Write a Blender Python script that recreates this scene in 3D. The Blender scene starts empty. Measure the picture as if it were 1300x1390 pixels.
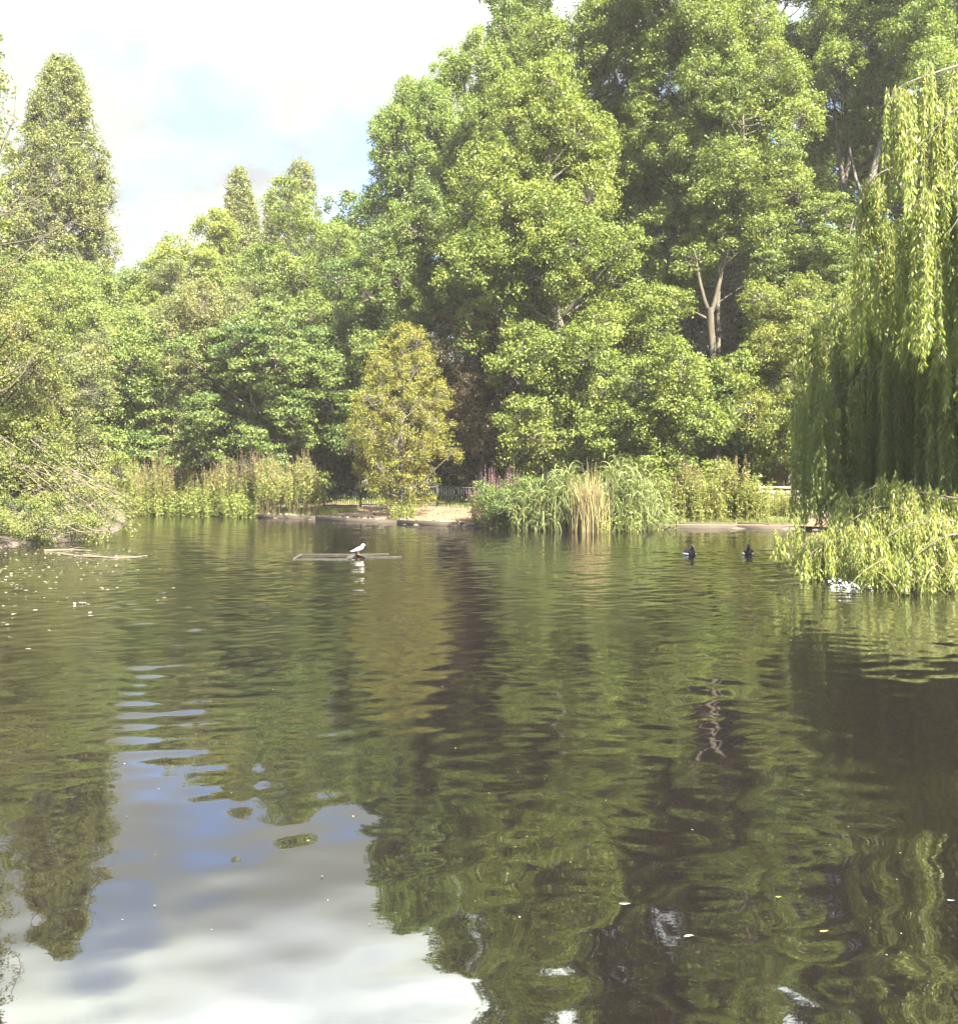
import bpy, math, random
import numpy as np

scene = bpy.context.scene
COL = scene.collection
rng = np.random.default_rng(7)
random.seed(7)
CAM_H = 1.9
F = 1394.0          # focal length in photo pixels (1300 x 1390 photo)
PI = math.pi
HAZE = .0003


def P(u, v, D):
    """photo pixel (u, v) at depth D metres -> world point"""
    return np.array([(u - 650.0) / F * D, D, CAM_H + (640.0 - v) / F * D])


def PX(u, D):
    return (u - 650.0) / F * D


# ------------------------------------------------------------------ materials
def new_mat(name):
    m = bpy.data.materials.new(name)
    m.use_nodes = True
    nt = m.node_tree
    nt.nodes.clear()
    out = nt.nodes.new("ShaderNodeOutputMaterial")
    return m, nt, out


def N(nt, typ, **kw):
    n = nt.nodes.new(typ)
    for k, v in kw.items():
        if k.startswith("i_"):
            n.inputs[k[2:].replace("_", " ")].default_value = v
        else:
            setattr(n, k, v)
    return n


def ramp(nt, stops):
    r = nt.nodes.new("ShaderNodeValToRGB")
    e = r.color_ramp.elements
    while len(e) > 1:
        e.remove(e[-1])
    e[0].position, e[0].color = stops[0][0], (*stops[0][1], 1)
    for p, c in stops[1:]:
        x = e.new(p)
        x.color = (*c, 1)
    return r


def leaf_mat(name, cols, trans=0.35, rough=0.45, spec=0.22, tcol=(1.25, 1.25, 0.55)):
    """cols: three or four leaf colours picked leaf by leaf by the face attribute 'tone'"""
    m, nt, out = new_mat(name)
    at = N(nt, "ShaderNodeAttribute", attribute_name="tone")
    stops = [(i / (len(cols) - 1), c) for i, c in enumerate(cols)]
    r = ramp(nt, stops)
    nt.links.new(at.outputs["Fac"], r.inputs[0])
    p = N(nt, "ShaderNodeBsdfPrincipled")
    p.inputs["Roughness"].default_value = rough
    p.inputs["Specular IOR Level"].default_value = spec
    nt.links.new(r.outputs[0], p.inputs["Base Color"])
    t = N(nt, "ShaderNodeBsdfTranslucent")
    mul = N(nt, "ShaderNodeMix", data_type="RGBA", blend_type="MULTIPLY")
    mul.inputs["Factor"].default_value = 1
    nt.links.new(r.outputs[0], mul.inputs[6])
    mul.inputs[7].default_value = (*tcol, 1)
    nt.links.new(mul.outputs[2], t.inputs["Color"])
    mx = N(nt, "ShaderNodeMixShader")
    mx.inputs[0].default_value = trans
    nt.links.new(p.outputs[0], mx.inputs[1])
    nt.links.new(t.outputs[0], mx.inputs[2])
    nt.links.new(mx.outputs[0], out.inputs[0])
    return m


def bark_mat(name, c1, c2, scale=6.0, rough=0.9):
    m, nt, out = new_mat(name)
    tc = N(nt, "ShaderNodeTexCoord")
    mp = N(nt, "ShaderNodeMapping")
    mp.inputs["Scale"].default_value = (1, 1, 0.25)
    nt.links.new(tc.outputs["Object"], mp.inputs[0])
    no = N(nt, "ShaderNodeTexNoise")
    no.inputs["Scale"].default_value = scale
    no.inputs["Detail"].default_value = 6
    nt.links.new(mp.outputs[0], no.inputs["Vector"])
    r = ramp(nt, [(0.35, c1), (0.65, c2)])
    nt.links.new(no.outputs[0], r.inputs[0])
    p = N(nt, "ShaderNodeBsdfPrincipled")
    p.inputs["Roughness"].default_value = rough
    nt.links.new(r.outputs[0], p.inputs["Base Color"])
    b = N(nt, "ShaderNodeBump")
    b.inputs["Strength"].default_value = 0.6
    b.inputs["Distance"].default_value = 0.03
    nt.links.new(no.outputs[0], b.inputs["Height"])
    nt.links.new(b.outputs[0], p.inputs["Normal"])
    nt.links.new(p.outputs[0], out.inputs[0])
    return m


def noise_mat(name, stops, scale=2.0, detail=8, rough=0.9, bump=0.3, dist=0.03, fine=30.0):
    m, nt, out = new_mat(name)
    tc = N(nt, "ShaderNodeTexCoord")
    n1 = N(nt, "ShaderNodeTexNoise")
    n1.inputs["Scale"].default_value = scale
    n1.inputs["Detail"].default_value = detail
    nt.links.new(tc.outputs["Object"], n1.inputs["Vector"])
    n2 = N(nt, "ShaderNodeTexNoise")
    n2.inputs["Scale"].default_value = fine
    n2.inputs["Detail"].default_value = 4
    nt.links.new(tc.outputs["Object"], n2.inputs["Vector"])
    mx = N(nt, "ShaderNodeMath", operation="MULTIPLY_ADD")
    mx.inputs[1].default_value = 0.4
    nt.links.new(n2.outputs[0], mx.inputs[0])
    ms = N(nt, "ShaderNodeMath", operation="MULTIPLY")
    ms.inputs[1].default_value = 0.7
    nt.links.new(n1.outputs[0], ms.inputs[0])
    nt.links.new(ms.outputs[0], mx.inputs[2])
    r = ramp(nt, stops)
    nt.links.new(mx.outputs[0], r.inputs[0])
    p = N(nt, "ShaderNodeBsdfPrincipled")
    p.inputs["Roughness"].default_value = rough
    nt.links.new(r.outputs[0], p.inputs["Base Color"])
    b = N(nt, "ShaderNodeBump")
    b.inputs["Strength"].default_value = bump
    b.inputs["Distance"].default_value = dist
    nt.links.new(mx.outputs[0], b.inputs["Height"])
    nt.links.new(b.outputs[0], p.inputs["Normal"])
    nt.links.new(p.outputs[0], out.inputs[0])
    return m


M = {}
M["syc"] = leaf_mat("sycamore_leaf", [(0.0684, 0.1020, 0.0247), (0.1026, 0.1367, 0.0323), (0.1368, 0.1632, 0.0399), (0.1710, 0.1816, 0.0456)], trans=.38)
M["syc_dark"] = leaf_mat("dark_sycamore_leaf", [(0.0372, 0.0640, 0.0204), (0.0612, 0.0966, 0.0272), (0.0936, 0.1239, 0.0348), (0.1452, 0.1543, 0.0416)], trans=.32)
M["ash"] = leaf_mat("ash_leaf", [(0.0652, 0.1007, 0.0275), (0.1009, 0.1375, 0.0375), (0.1386, 0.1684, 0.0467), (0.1707, 0.1891, 0.0523)], trans=.40)
M["poplar"] = leaf_mat("poplar_leaf", [(0.0808, 0.1208, 0.0357), (0.1092, 0.1554, 0.0420), (0.1349, 0.1764, 0.0483), (0.1615, 0.1890, 0.0504)], trans=.42)
M["poplar_grey"] = leaf_mat("grey_poplar_leaf", [(0.0715, 0.0922, 0.0369), (0.1034, 0.1198, 0.0459), (0.1375, 0.1452, 0.0531), (0.1749, 0.1675, 0.0585)], trans=.35)
M["pale"] = leaf_mat("pale_leaf", [(0.105, 0.14, 0.036), (0.135, 0.165, 0.042), (0.16, 0.182, 0.046), (0.185, 0.195, 0.05)], trans=.45)
M["sallow"] = leaf_mat("sallow_leaf", [(0.074, 0.092, 0.041), (0.106, 0.120, 0.049), (0.139, 0.142, 0.059), (0.177, 0.156, 0.062)], trans=.38)
M["yellowing"] = leaf_mat("yellowing_sallow_leaf", [(0.075, 0.098, 0.032), (0.105, 0.125, 0.04), (0.135, 0.145, 0.045), (0.18, 0.145, 0.048)], trans=.42)
M["hawthorn"] = leaf_mat("hawthorn_leaf", [(0.1031, 0.1200, 0.0260), (0.1356, 0.1428, 0.0298), (0.1627, 0.1576, 0.0335), (0.1790, 0.1200, 0.0335)], trans=.38, tcol=(1.25, 1.1, .5))
M["shade_brown"] = leaf_mat("shade_brown_leaf", [(0.0216, 0.0231, 0.0108), (0.0312, 0.0286, 0.0132), (0.0420, 0.0319, 0.0156), (0.0510, 0.0319, 0.0168)], trans=.3)  # brown leaf colour cut darker to stand for the sycamore's shade
M["willow"] = leaf_mat("willow_leaf", [(0.1026, 0.1404, 0.0420), (0.1404, 0.1814, 0.0500), (0.1858, 0.2160, 0.0560), (0.2268, 0.2376, 0.0600)], trans=.40, rough=.4)
M["reed"] = leaf_mat("reed_leaf", [(0.0647, 0.0920, 0.0333), (0.0924, 0.1196, 0.0435), (0.1201, 0.1426, 0.0512), (0.1432, 0.1564, 0.0480)], trans=.30)
M["straw"] = leaf_mat("straw", [(0.1380, 0.1110, 0.0539), (0.1985, 0.1666, 0.0834), (0.2502, 0.2129, 0.1077)], trans=.25, tcol=(1, .9, .6))
M["herb"] = leaf_mat("herb_leaf", [(0.085, 0.11, 0.028), (0.12, 0.145, 0.038), (0.155, 0.17, 0.044), (0.2, 0.185, 0.052)], trans=.40)
M["seed"] = leaf_mat("fluffy_seedhead", [(0.1128, 0.1048, 0.0446), (0.1451, 0.1209, 0.0595), (0.1773, 0.1290, 0.0818)], trans=.35, tcol=(1, .95, .8))
M["spike"] = leaf_mat("purple_flower", [(0.0804, 0.0376, 0.0603), (0.1205, 0.0576, 0.0975), (0.1527, 0.0886, 0.1262)], trans=.3, tcol=(1, .8, .9))
M["rust"] = leaf_mat("rust_spike", [(0.0800, 0.0350, 0.0250), (0.1200, 0.0550, 0.0400), (0.1500, 0.0750, 0.0500)], trans=.2, tcol=(1, .8, .8))
M["cream"] = leaf_mat("cream_flower", [(0.1612, 0.1488, 0.1116), (0.2232, 0.2046, 0.1550)], trans=.2, tcol=(1, 1, .9))
M["ivy"] = leaf_mat("ivy_leaf", [(.018, .034, .014), (.030, .050, .018), (.045, .064, .022)], trans=.2)
M["grass"] = leaf_mat("grass_blade", [(0.078, 0.106, 0.027), (0.121, 0.147, 0.038), (0.170, 0.177, 0.049)], trans=.35)
M["bark"] = bark_mat("grey_bark", (0.0351, 0.0293, 0.0242), (0.0765, 0.0638, 0.0510))
M["bark_dark"] = bark_mat("dark_bark", (.040, .032, .030), (.085, .070, .060))
M["bark_pale"] = bark_mat("pale_bark", (0.0310, 0.0244, 0.0164), (0.0571, 0.0453, 0.0294))
M["twig"] = bark_mat("yellow_twig", (0.0975, 0.0825, 0.0300), (0.1650, 0.1350, 0.0488), rough=.6)
M["deadwood"] = bark_mat("dead_wood", (0.0464, 0.0388, 0.0245), (0.0928, 0.0780, 0.0506))
M["stem"] = bark_mat("stem", (0.0750, 0.0675, 0.0263), (0.1425, 0.1050, 0.0450))
M["timber"] = bark_mat("weathered_timber", (0.0085, 0.0070, 0.0051), (0.0206, 0.0174, 0.0135), scale=10)
M["kerb"] = noise_mat("kerb_timber", [(.3, (0.0117, 0.0078, 0.0059)), (.5, (0.0251, 0.0180, 0.0127)), (.7, (0.0368, 0.0265, 0.0184))], scale=1.2)
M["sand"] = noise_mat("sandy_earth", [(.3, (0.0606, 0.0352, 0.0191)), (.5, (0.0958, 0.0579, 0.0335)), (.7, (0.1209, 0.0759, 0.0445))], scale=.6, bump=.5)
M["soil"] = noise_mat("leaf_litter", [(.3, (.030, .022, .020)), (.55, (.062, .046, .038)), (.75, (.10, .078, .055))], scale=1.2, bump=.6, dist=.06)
M["stone"] = noise_mat("pale_stone", [(.3, (0.0930, 0.0806, 0.0620)), (.6, (0.1488, 0.1302, 0.0992))], scale=3)
M["iron"] = noise_mat("dark_iron", [(.3, (0.0004, 0.0004, 0.0004)), (.7, (0.0010, 0.0008, 0.0008))], scale=5, rough=.6)  # dark iron taken down to near black, in place of tree shade


def plain(name, col, rough=.6, col2=None, scale=20.0):
    c2 = col2 or tuple(min(1, x * 1.25) for x in col)
    return noise_mat(name, [(.35, col), (.65, c2)], scale=scale, rough=rough, bump=.1, dist=.004)


M["gull_white"] = plain("gull_white", (0.4410, 0.4284, 0.3819), .7, (0.5040, 0.4914, 0.4497))
M["gull_grey"] = plain("gull_grey", (0.3900, 0.3975, 0.4050), .7, (0.4500, 0.4575, 0.4650))
M["orange_leg"] = plain("orange_leg", (.35, .12, .06))
M["eye"] = plain("dark_eye", (.01, .01, .01), .2)
M["duck_dark"] = plain("duck_plumage", (.020, .014, .012), .95, (.040, .028, .024))
M["duck_pale"] = plain("duck_flank", (.50, .48, .46), .6)
M["duck_head"] = plain("duck_brown", (.10, .065, .045), .5)
M["bill"] = plain("duck_bill", (.30, .26, .17), .4)

# ------------------------------------------------------------------ mesh helpers


def link(name, me, mat=None, parent=None, loc=None):
    o = bpy.data.objects.new(name, me)
    COL.objects.link(o)
    if mat is not None:
        me.materials.append(mat)
    if parent is not None:
        o.parent = parent
    if loc is not None:
        o.location = loc
    return o


def mesh_np(name, V, faces, mat=None, parent=None, tone=None, smooth=False, loc=None):
    """faces: list of (M,k) int arrays (k = 3 or 4), tone: per-face floats"""
    me = bpy.data.meshes.new(name)
    V = np.asarray(V, dtype=np.float32)
    faces = [np.asarray(f, dtype=np.int32) for f in faces if len(f)]
    nl = sum(f.size for f in faces)
    nf = sum(len(f) for f in faces)
    me.vertices.add(len(V))
    me.vertices.foreach_set("co", V.ravel())
    me.loops.add(nl)
    me.loops.foreach_set("vertex_index", np.concatenate([f.ravel() for f in faces]))
    me.polygons.add(nf)
    tot = np.concatenate([np.full(len(f), f.shape[1], dtype=np.int32) for f in faces])
    st = np.zeros(nf, dtype=np.int32)
    st[1:] = np.cumsum(tot)[:-1]
    me.polygons.foreach_set("loop_start", st)
    if smooth:
        me.polygons.foreach_set("use_smooth", np.ones(nf, dtype=bool))
    if tone is not None:
        a = me.attributes.new("tone", "FLOAT", "FACE")
        a.data.foreach_set("value", np.asarray(tone, dtype=np.float32))
    me.update(calc_edges=True)
    return link(name, me, mat, parent, loc)


def unit(a):
    return a / np.maximum(np.linalg.norm(a, axis=-1, keepdims=True), 1e-9)


class Wood:
    """collects tapered tubes"""

    def __init__(self):
        self.V, self.Q, self.n = [], [], 0

    def tube(self, pts, radii, sides=6, cap=True):
        pts = np.asarray(pts, float)
        k = len(pts)
        radii = np.broadcast_to(np.asarray(radii, float), (k,))
        t = np.gradient(pts, axis=0)
        t = unit(t)
        ref = np.array([0., 0, 1]) if abs(t[0][2]) < .8 else np.array([0., 1, 0])
        a = unit(np.cross(t, ref))
        b = np.cross(t, a)
        ang = np.arange(sides) * 2 * PI / sides
        ring = (pts[:, None] + radii[:, None, None] * (np.cos(ang)[None, :, None] * a[:, None] + np.sin(ang)[None, :, None] * b[:, None]))
        idx = np.arange(k * sides).reshape(k, sides) + self.n
        q = np.stack([idx[:-1], np.roll(idx[:-1], -1, 1), np.roll(idx[1:], -1, 1), idx[1:]], -1).reshape(-1, 4)
        self.V.append(ring.reshape(-1, 3))
        self.Q.append(q)
        self.n += k * sides
        return self

    def twigs(self, A, B, r0, r1, bow=None):
        """many thin three-sided twigs at once from A to B (K,3) via a bowed midpoint"""
        A, B = np.asarray(A, float), np.asarray(B, float)
        K = len(A)
        if not K:
            return self
        mid = (A + B) / 2 + (bow if bow is not None else 0)
        t = unit(B - A)
        ref = np.where(np.abs(t[:, 2:3]) < .8, np.array([[0., 0, 1]]), np.array([[0., 1, 0]]))
        a = unit(np.cross(t, ref))
        b = np.cross(t, a)
        rings = []
        for p, r in ((A, r0), (mid, (r0 + r1) / 2), (B, r1)):
            for j in range(3):
                an = j * 2 * PI / 3
                rings.append(p + r * (math.cos(an) * a + math.sin(an) * b))
        V = np.stack(rings, 1).reshape(-1, 3)
        base = (np.arange(K) * 9 + self.n)[:, None]
        q = []
        for s in (0, 3):
            for j in range(3):
                q.append(np.concatenate([base + s + j, base + s + (j + 1) % 3, base + s + 3 + (j + 1) % 3, base + s + 3 + j], 1))
        self.V.append(V)
        self.Q.append(np.concatenate(q))
        self.n += len(V)
        return self

    def box(self, c, half, ax=None):
        c = np.asarray(c, float)
        ax = np.eye(3) if ax is None else np.asarray(ax, float)
        s = np.array([[x, y, z] for x in (-1, 1) for y in (-1, 1) for z in (-1, 1)], float) * np.asarray(half)
        v = c + s @ ax
        f = np.array([[0, 1, 3, 2], [4, 6, 7, 5], [0, 4, 5, 1], [2, 3, 7, 6], [0, 2, 6, 4], [1, 5, 7, 3]]) + self.n
        self.V.append(v)
        self.Q.append(f)
        self.n += 8
        return self

    def build(self, name, mat, parent=None, smooth=True, loc=None):
        return mesh_np(name, np.concatenate(self.V), [np.concatenate(self.Q)], mat, parent, smooth=smooth, loc=loc)


def bez(a, b, c, n):
    t = np.linspace(0, 1, n)[:, None]
    a, b, c = map(lambda q: np.asarray(q, float), (a, b, c))
    return (1 - t) ** 2 * a + 2 * t * (1 - t) * b + t * t * c


def leaf_quads(pos, nrm, L, W, tang=None, fold=.10, droop=.12):
    """one bent rhombus per leaf"""
    K = len(pos)
    nrm = unit(nrm)
    if tang is None:
        tang = rng.normal(size=(K, 3))
    tang = unit(tang - nrm * np.sum(tang * nrm, 1, keepdims=True))
    b = np.cross(nrm, tang)
    L = np.broadcast_to(np.asarray(L, float), (K,))[:, None]
    W = np.broadcast_to(np.asarray(W, float), (K,))[:, None]
    V = np.empty((K, 4, 3))
    V[:, 0] = pos - tang * L * .5
    V[:, 1] = pos + b * W * .5 + nrm * fold * L - tang * L * .08
    V[:, 2] = pos + tang * L * .5 - nrm * droop * L
    V[:, 3] = pos - b * W * .5 + nrm * fold * L - tang * L * .08
    return V.reshape(-1, 3)


def quads_idx(K):
    return np.arange(K * 4, dtype=np.int32).reshape(K, 4)


def clump_leaves(C, R, per, size, up=.55, flat=.65, tonebias=None, jit=.5, tone_spread=.5):
    """C (K,3) clump centres, R (K,) radii: 'per' leaves each spread through the upper shell of a flattened clump"""
    K = len(C)
    n = rng.poisson(per, K)
    idx = np.repeat(np.arange(K), n)
    T = len(idx)
    d = unit(rng.normal(size=(T, 3)))
    d[:, 2] = np.where(rng.random(T) < .5, np.abs(d[:, 2]), d[:, 2])
    rad = R[idx][:, None] * (rng.random((T, 1)) ** .45)
    pos = C[idx] + d * rad * np.array([1, 1, flat])
    nrm = d * .75 + np.array([0, 0, up * .6]) + rng.normal(size=(T, 3)) * jit
    L = size * (.65 + .7 * rng.random(T))
    W = L * (.62 + .2 * rng.random(T))
    V = leaf_quads(pos, nrm, L, W)
    ct = rng.normal(0, .13, K) if tonebias is None else tonebias
    tone = np.clip(.45 + ct[idx] + rng.normal(0, .22 * tone_spread / .5, T), 0, 1)
    return V, tone


# ------------------------------------------------------------------ ground
SHORE = [(-60, 23), (PX(-330, 23), 23), (PX(-120, 24), 24.4), (PX(0, 25.2), 25.6), (PX(90, 28), 28.2), (PX(150, 31.5), 31.8), (PX(168, 38), 38),
         (PX(175, 45), 45), (PX(250, 45.7), 45.7), (PX(350, 42.4), 42.4), (PX(430, 40.4), 40.4), (PX(540, 37.2), 37.2), (PX(650, 34.8), 34.8),
         (PX(740, 33.8), 33.8), (PX(890, 34.4), 34.4), (PX(1000, 34.2), 34.2), (PX(1095, 33.6), 33.6), (12.5, 31), (14.0, 26), (12.8, 21),
         (13.5, 17), (16, 10), (19, 2), (20, 1.0), (-60, 1.0)]
SP = np.array(SHORE)


def shore_sd(x, y):
    """signed distance to the pond outline, positive on land"""
    x, y = np.broadcast_arrays(np.asarray(x, float), np.asarray(y, float))
    A = SP
    B = np.roll(SP, -1, 0)
    best = np.full(x.shape, 1e9)
    inside = np.zeros(x.shape, bool)
    for (ax, ay), (bx, by) in zip(A, B):
        ex, ey = bx - ax, by - ay
        t = np.clip(((x - ax) * ex + (y - ay) * ey) / (ex * ex + ey * ey + 1e-9), 0, 1)
        best = np.minimum(best, (x - ax - t * ex) ** 2 + (y - ay - t * ey) ** 2)
        with np.errstate(divide="ignore", invalid="ignore"):
            c = ((ay > y) != (by > y)) & (x < (bx - ax) * (y - ay) / (by - ay + 1e-12) + ax)
        inside ^= c
    d = np.sqrt(best)
    return np.where(inside, -d, d)


def gz(x, y):
    s = shore_sd(x, y)
    land = .08 + .085 * np.minimum(np.maximum(s, 0), 7) + .012 * np.clip(s - 7, 0, 60)
    land = land + .05 * np.sin(x * .9 + 1.3 * np.sin(y * .5)) * np.clip(s / 4, 0, 1) * np.sin(y * .7)
    return np.where(s < 0, np.maximum(-.9, s * .5 - .02), land)


def g1(x, y):
    return float(gz(np.array([x]), np.array([y]))[0])


def grid_mesh(name, xs, ys, zf, mat, **kw):
    X, Y = np.meshgrid(xs, ys)
    Z = zf(X, Y)
    nx, ny = len(xs), len(ys)
    i = np.arange(nx * ny).reshape(ny, nx)
    q = np.stack([i[:-1, :-1], i[:-1, 1:], i[1:, 1:], i[1:, :-1]], -1).reshape(-1, 4)
    return mesh_np(name, np.stack([X, Y, Z], -1).reshape(-1, 3), [q], mat, smooth=True, **kw)


xs = np.concatenate([-np.geomspace(230, 32, 14), np.arange(-31, 31.1, .4), np.geomspace(32, 230, 14)])
ys = np.concatenate([-np.geomspace(120, 4, 12), np.arange(-3, 60.1, .4), np.geomspace(61, 260, 14)])
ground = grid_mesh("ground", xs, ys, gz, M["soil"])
ground["kind"] = "structure"


def strip(name, poly, d0, d1, lift, mat, n=8, seg=.4):
    """a sheet on the ground along a stretch of shore, from d0 to d1 metres inland"""
    poly = np.array(poly, float)
    L = np.r_[0, np.cumsum(np.linalg.norm(np.diff(poly, axis=0), axis=1))]
    s = np.linspace(0, L[-1], max(2, int(L[-1] / seg)))
    px, py = np.interp(s, L, poly[:, 0]), np.interp(s, L, poly[:, 1])
    tx, ty = np.gradient(px), np.gradient(py)
    ln = np.hypot(tx, ty)
    nx, ny = -ty / ln, tx / ln
    d = np.linspace(0, 1, n)
    dd1 = d1 + .5 * np.sin(s * 1.7) + .25 * np.sin(s * 4.1)
    dist = d0 + (dd1 - d0)[:, None] * d[None]
    X = px[:, None] + nx[:, None] * dist
    Y = py[:, None] + ny[:, None] * dist
    Z = gz(X, Y) + lift
    i = np.arange(X.size).reshape(X.shape)
    q = np.stack([i[:-1, :-1], i[1:, :-1], i[1:, 1:], i[:-1, 1:]], -1).reshape(-1, 4)
    o = mesh_np(name, np.stack([X, Y, Z], -1).reshape(-1, 3), [q], mat, smooth=True)
    o["kind"] = "structure"
    return o


bank_poly = [(PX(345, 42.6), 42.6), (PX(430, 40.4), 40.4), (PX(540, 37.2), 37.2), (PX(650, 34.8), 34.8), (PX(735, 33.9), 33.9)]
strip("sandy_bank", bank_poly, .04, 4.0, .03, M["sand"])  # sand stops at a shade line; the dark soil behind stands for shade
strip("sandy_path", [(PX(885, 34.4), 34.4), (PX(1000, 34.2), 34.2), (PX(1095, 33.6), 33.6), (12.4, 31.2)], .02, 1.3, .03, M["sand"])


def kerb(name, poly, tiers, label):
    w = Wood()
    for z0, z1, off, th in tiers:
        for a, b in zip(poly[:-1], poly[1:]):
            a, b = np.array(a), np.array(b)
            L = np.linalg.norm(b - a)
            k = max(1, int(L / 2.4))
            for j in range(k):
                p = a + (b - a) * (j + .5) / k
                t = (b - a) / L
                nrm = np.array([-t[1], t[0]])
                c = p + nrm * (off + rng.normal(0, .012))
                w.box((c[0], c[1], (z0 + z1) / 2 + rng.normal(0, .006)), (L / k / 2 - .012, th / 2, (z1 - z0) / 2),
                      [(t[0], t[1], rng.normal(0, .003)), (nrm[0], nrm[1], 0), (0, 0, 1)])
    o = w.build(name, M["kerb"], smooth=False)
    o["kind"] = "structure"
    return o


kerb("kerb", bank_poly[:-1] + [(PX(735, 33.9), 33.9)], [(-.15, .142, 0, .10)], "")
kerb("kerb", [(PX(888, 34.4), 34.4), (PX(1000, 34.2), 34.2), (PX(1075, 33.8), 33.8)], [(-.15, .115, 0, .10), (.06, .20, .28, .08)], "")

# ------------------------------------------------------------------ water
wr = np.random.default_rng(11)


def water_z(X, Y):
    Z = np.zeros_like(X)
    D = np.hypot(X, Y)
    amp = np.interp(D, [2, 5, 8, 12, 18, 28, 45], [.16, .23, .45, .95, 1.15, .95, .6])
    patch = .75 + .35 * np.sin(X * .37 + 1.1 * np.sin(Y * .23)) * np.sin(Y * .31 + .8 * np.sin(X * .29) + .6)
    # a calmer pool of water near the left of the view
    calm = np.exp(-(((X + 2.0) / 2.6) ** 2 + ((Y - 5.5) / 3.2) ** 2))
    amp = amp * patch * (1 - .45 * calm)
    for i in range(48):
        lam = math.exp(wr.uniform(math.log(.26), math.log(.66))) if i < 34 else math.exp(wr.uniform(math.log(.8), math.log(2.4)))
        th = wr.normal(0, .55) + PI / 2 + .15
        k = 2 * PI / lam
        slope = .0125 if i < 34 else .0045
        ph = wr.uniform(0, 2 * PI)
        near = 1.0
        Z += near * slope / k * np.sin(k * (X * math.cos(th) + Y * math.sin(th)) + ph + .5 * np.sin(X * wr.uniform(.2, .6) + Y * wr.uniform(.1, .4)))
    Z *= amp
    # wakes behind the two ducks and rings round the timber frame
    for (bx, by) in DUCKS:
        r = np.hypot(X - bx, (Y - by))
        Z += .006 * np.exp(-r / .7) * np.sin(r * 20)
        back = Y - by + .1
        for sgn in (-1, 1):
            d = np.abs(X - bx) - .42 * np.maximum(back, 0)
            Z += np.where(back > 0, .012 * np.exp(-(d / .09) ** 2) * np.exp(-back / 2.2), 0) * .5
    r = np.hypot(X - SPLASH[0], Y - SPLASH[1])
    Z += .008 * np.exp(-r / .8) * np.sin(r * 17)
    # slow swell rings that open bands of sky in the reflection
    r = np.hypot(X + 2.6, (Y - 8.6) * .8)
    Z += .0020 * np.exp(-(r / 1.7) ** 2) * np.sin((Y + .12 * np.sin(X * 1.3)) * 2 * PI / .40 + 1.2 * np.sin(X * .8))
    return Z


DUCKS = [(PX(935, 23.4), 23.4), (PX(1015, 23.5), 23.5)]
SPLASH = (PX(1150, 16.9), 16.9)
dys, y = [], 1.0
while y < 50:
    dys.append(y)
    y += min(max(y * y / (1026 * CAM_H) * 1.1, .014), .07)
ys_w = np.array(dys)
xs_w = np.concatenate([np.arange(-60, -24, 2.0), np.arange(-24, -6, .09), np.arange(-6, 6, .04), np.arange(6, 20, .09), np.arange(20, 40, 2.)])


def water_mat():
    m, nt, out = new_mat("pond_water")
    tc = N(nt, "ShaderNodeTexCoord")
    mp = N(nt, "ShaderNodeMapping")
    mp.inputs["Scale"].default_value = (.8, 1.5, 1)
    nt.links.new(tc.outputs["Object"], mp.inputs[0])
    n1 = N(nt, "ShaderNodeTexNoise")
    n1.inputs["Scale"].default_value = 5.5
    n1.inputs["Detail"].default_value = 3
    nt.links.new(mp.outputs[0], n1.inputs["Vector"])
    big = N(nt, "ShaderNodeTexNoise")
    big.inputs["Scale"].default_value = .22
    big.inputs["Detail"].default_value = 2
    nt.links.new(tc.outputs["Object"], big.inputs["Vector"])
    r = ramp(nt, [(.4, (.25, .25, .25)), (.62, (1, 1, 1))])
    nt.links.new(big.outputs[0], r.inputs[0])
    sep = N(nt, "ShaderNodeSeparateXYZ")
    nt.links.new(tc.outputs["Object"], sep.inputs[0])
    far = N(nt, "ShaderNodeMapRange")
    far.inputs["From Min"].default_value = 5
    far.inputs["From Max"].default_value = 16
    far.inputs["To Min"].default_value = .12
    far.inputs["To Max"].default_value = 1
    nt.links.new(sep.outputs[1], far.inputs[0])
    mu = N(nt, "ShaderNodeMath", operation="MULTIPLY")
    nt.links.new(r.outputs[0], mu.inputs[0])
    nt.links.new(far.outputs[0], mu.inputs[1])
    b = N(nt, "ShaderNodeBump")
    b.inputs["Distance"].default_value = .005
    nt.links.new(mu.outputs[0], b.inputs["Strength"])
    nt.links.new(n1.outputs[0], b.inputs["Height"])
    murk = N(nt, "ShaderNodeTexNoise")
    murk.inputs["Scale"].default_value = .5
    murk.inputs["Detail"].default_value = 3
    nt.links.new(tc.outputs["Object"], murk.inputs["Vector"])
    mc = ramp(nt, [(.3, (.0038, .0028, .0034)), (.7, (.0056, .0044, .0040))])
    nt.links.new(murk.outputs[0], mc.inputs[0])
    p = N(nt, "ShaderNodeBsdfPrincipled")
    nt.links.new(mc.outputs[0], p.inputs["Base Color"])
    p.inputs["Roughness"].default_value = .015
    p.inputs["IOR"].default_value = 2.25
    nt.links.new(b.outputs[0], p.inputs["Normal"])
    nt.links.new(p.outputs[0], out.inputs[0])
    return m


M["water"] = water_mat()
water = grid_mesh("pond_water", xs_w, ys_w, water_z, M["water"])
water["kind"] = "structure"

# ------------------------------------------------------------------ trees


def thing(name, label, cat, loc, group=None, rz=0.0):
    o = bpy.data.objects.new(name, None)
    o.empty_display_size = .3
    COL.objects.link(o)
    o.location = loc
    o.rotation_euler = (0, 0, rz)
    o["label"] = label
    o["category"] = cat
    if group:
        o["group"] = group
    return o


def tag(o, label, cat, group=None, kind=None):
    if label:
        o["label"] = label
    if cat:
        o["category"] = cat
    if group:
        o["group"] = group
    if kind:
        o["kind"] = kind
    return o


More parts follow.
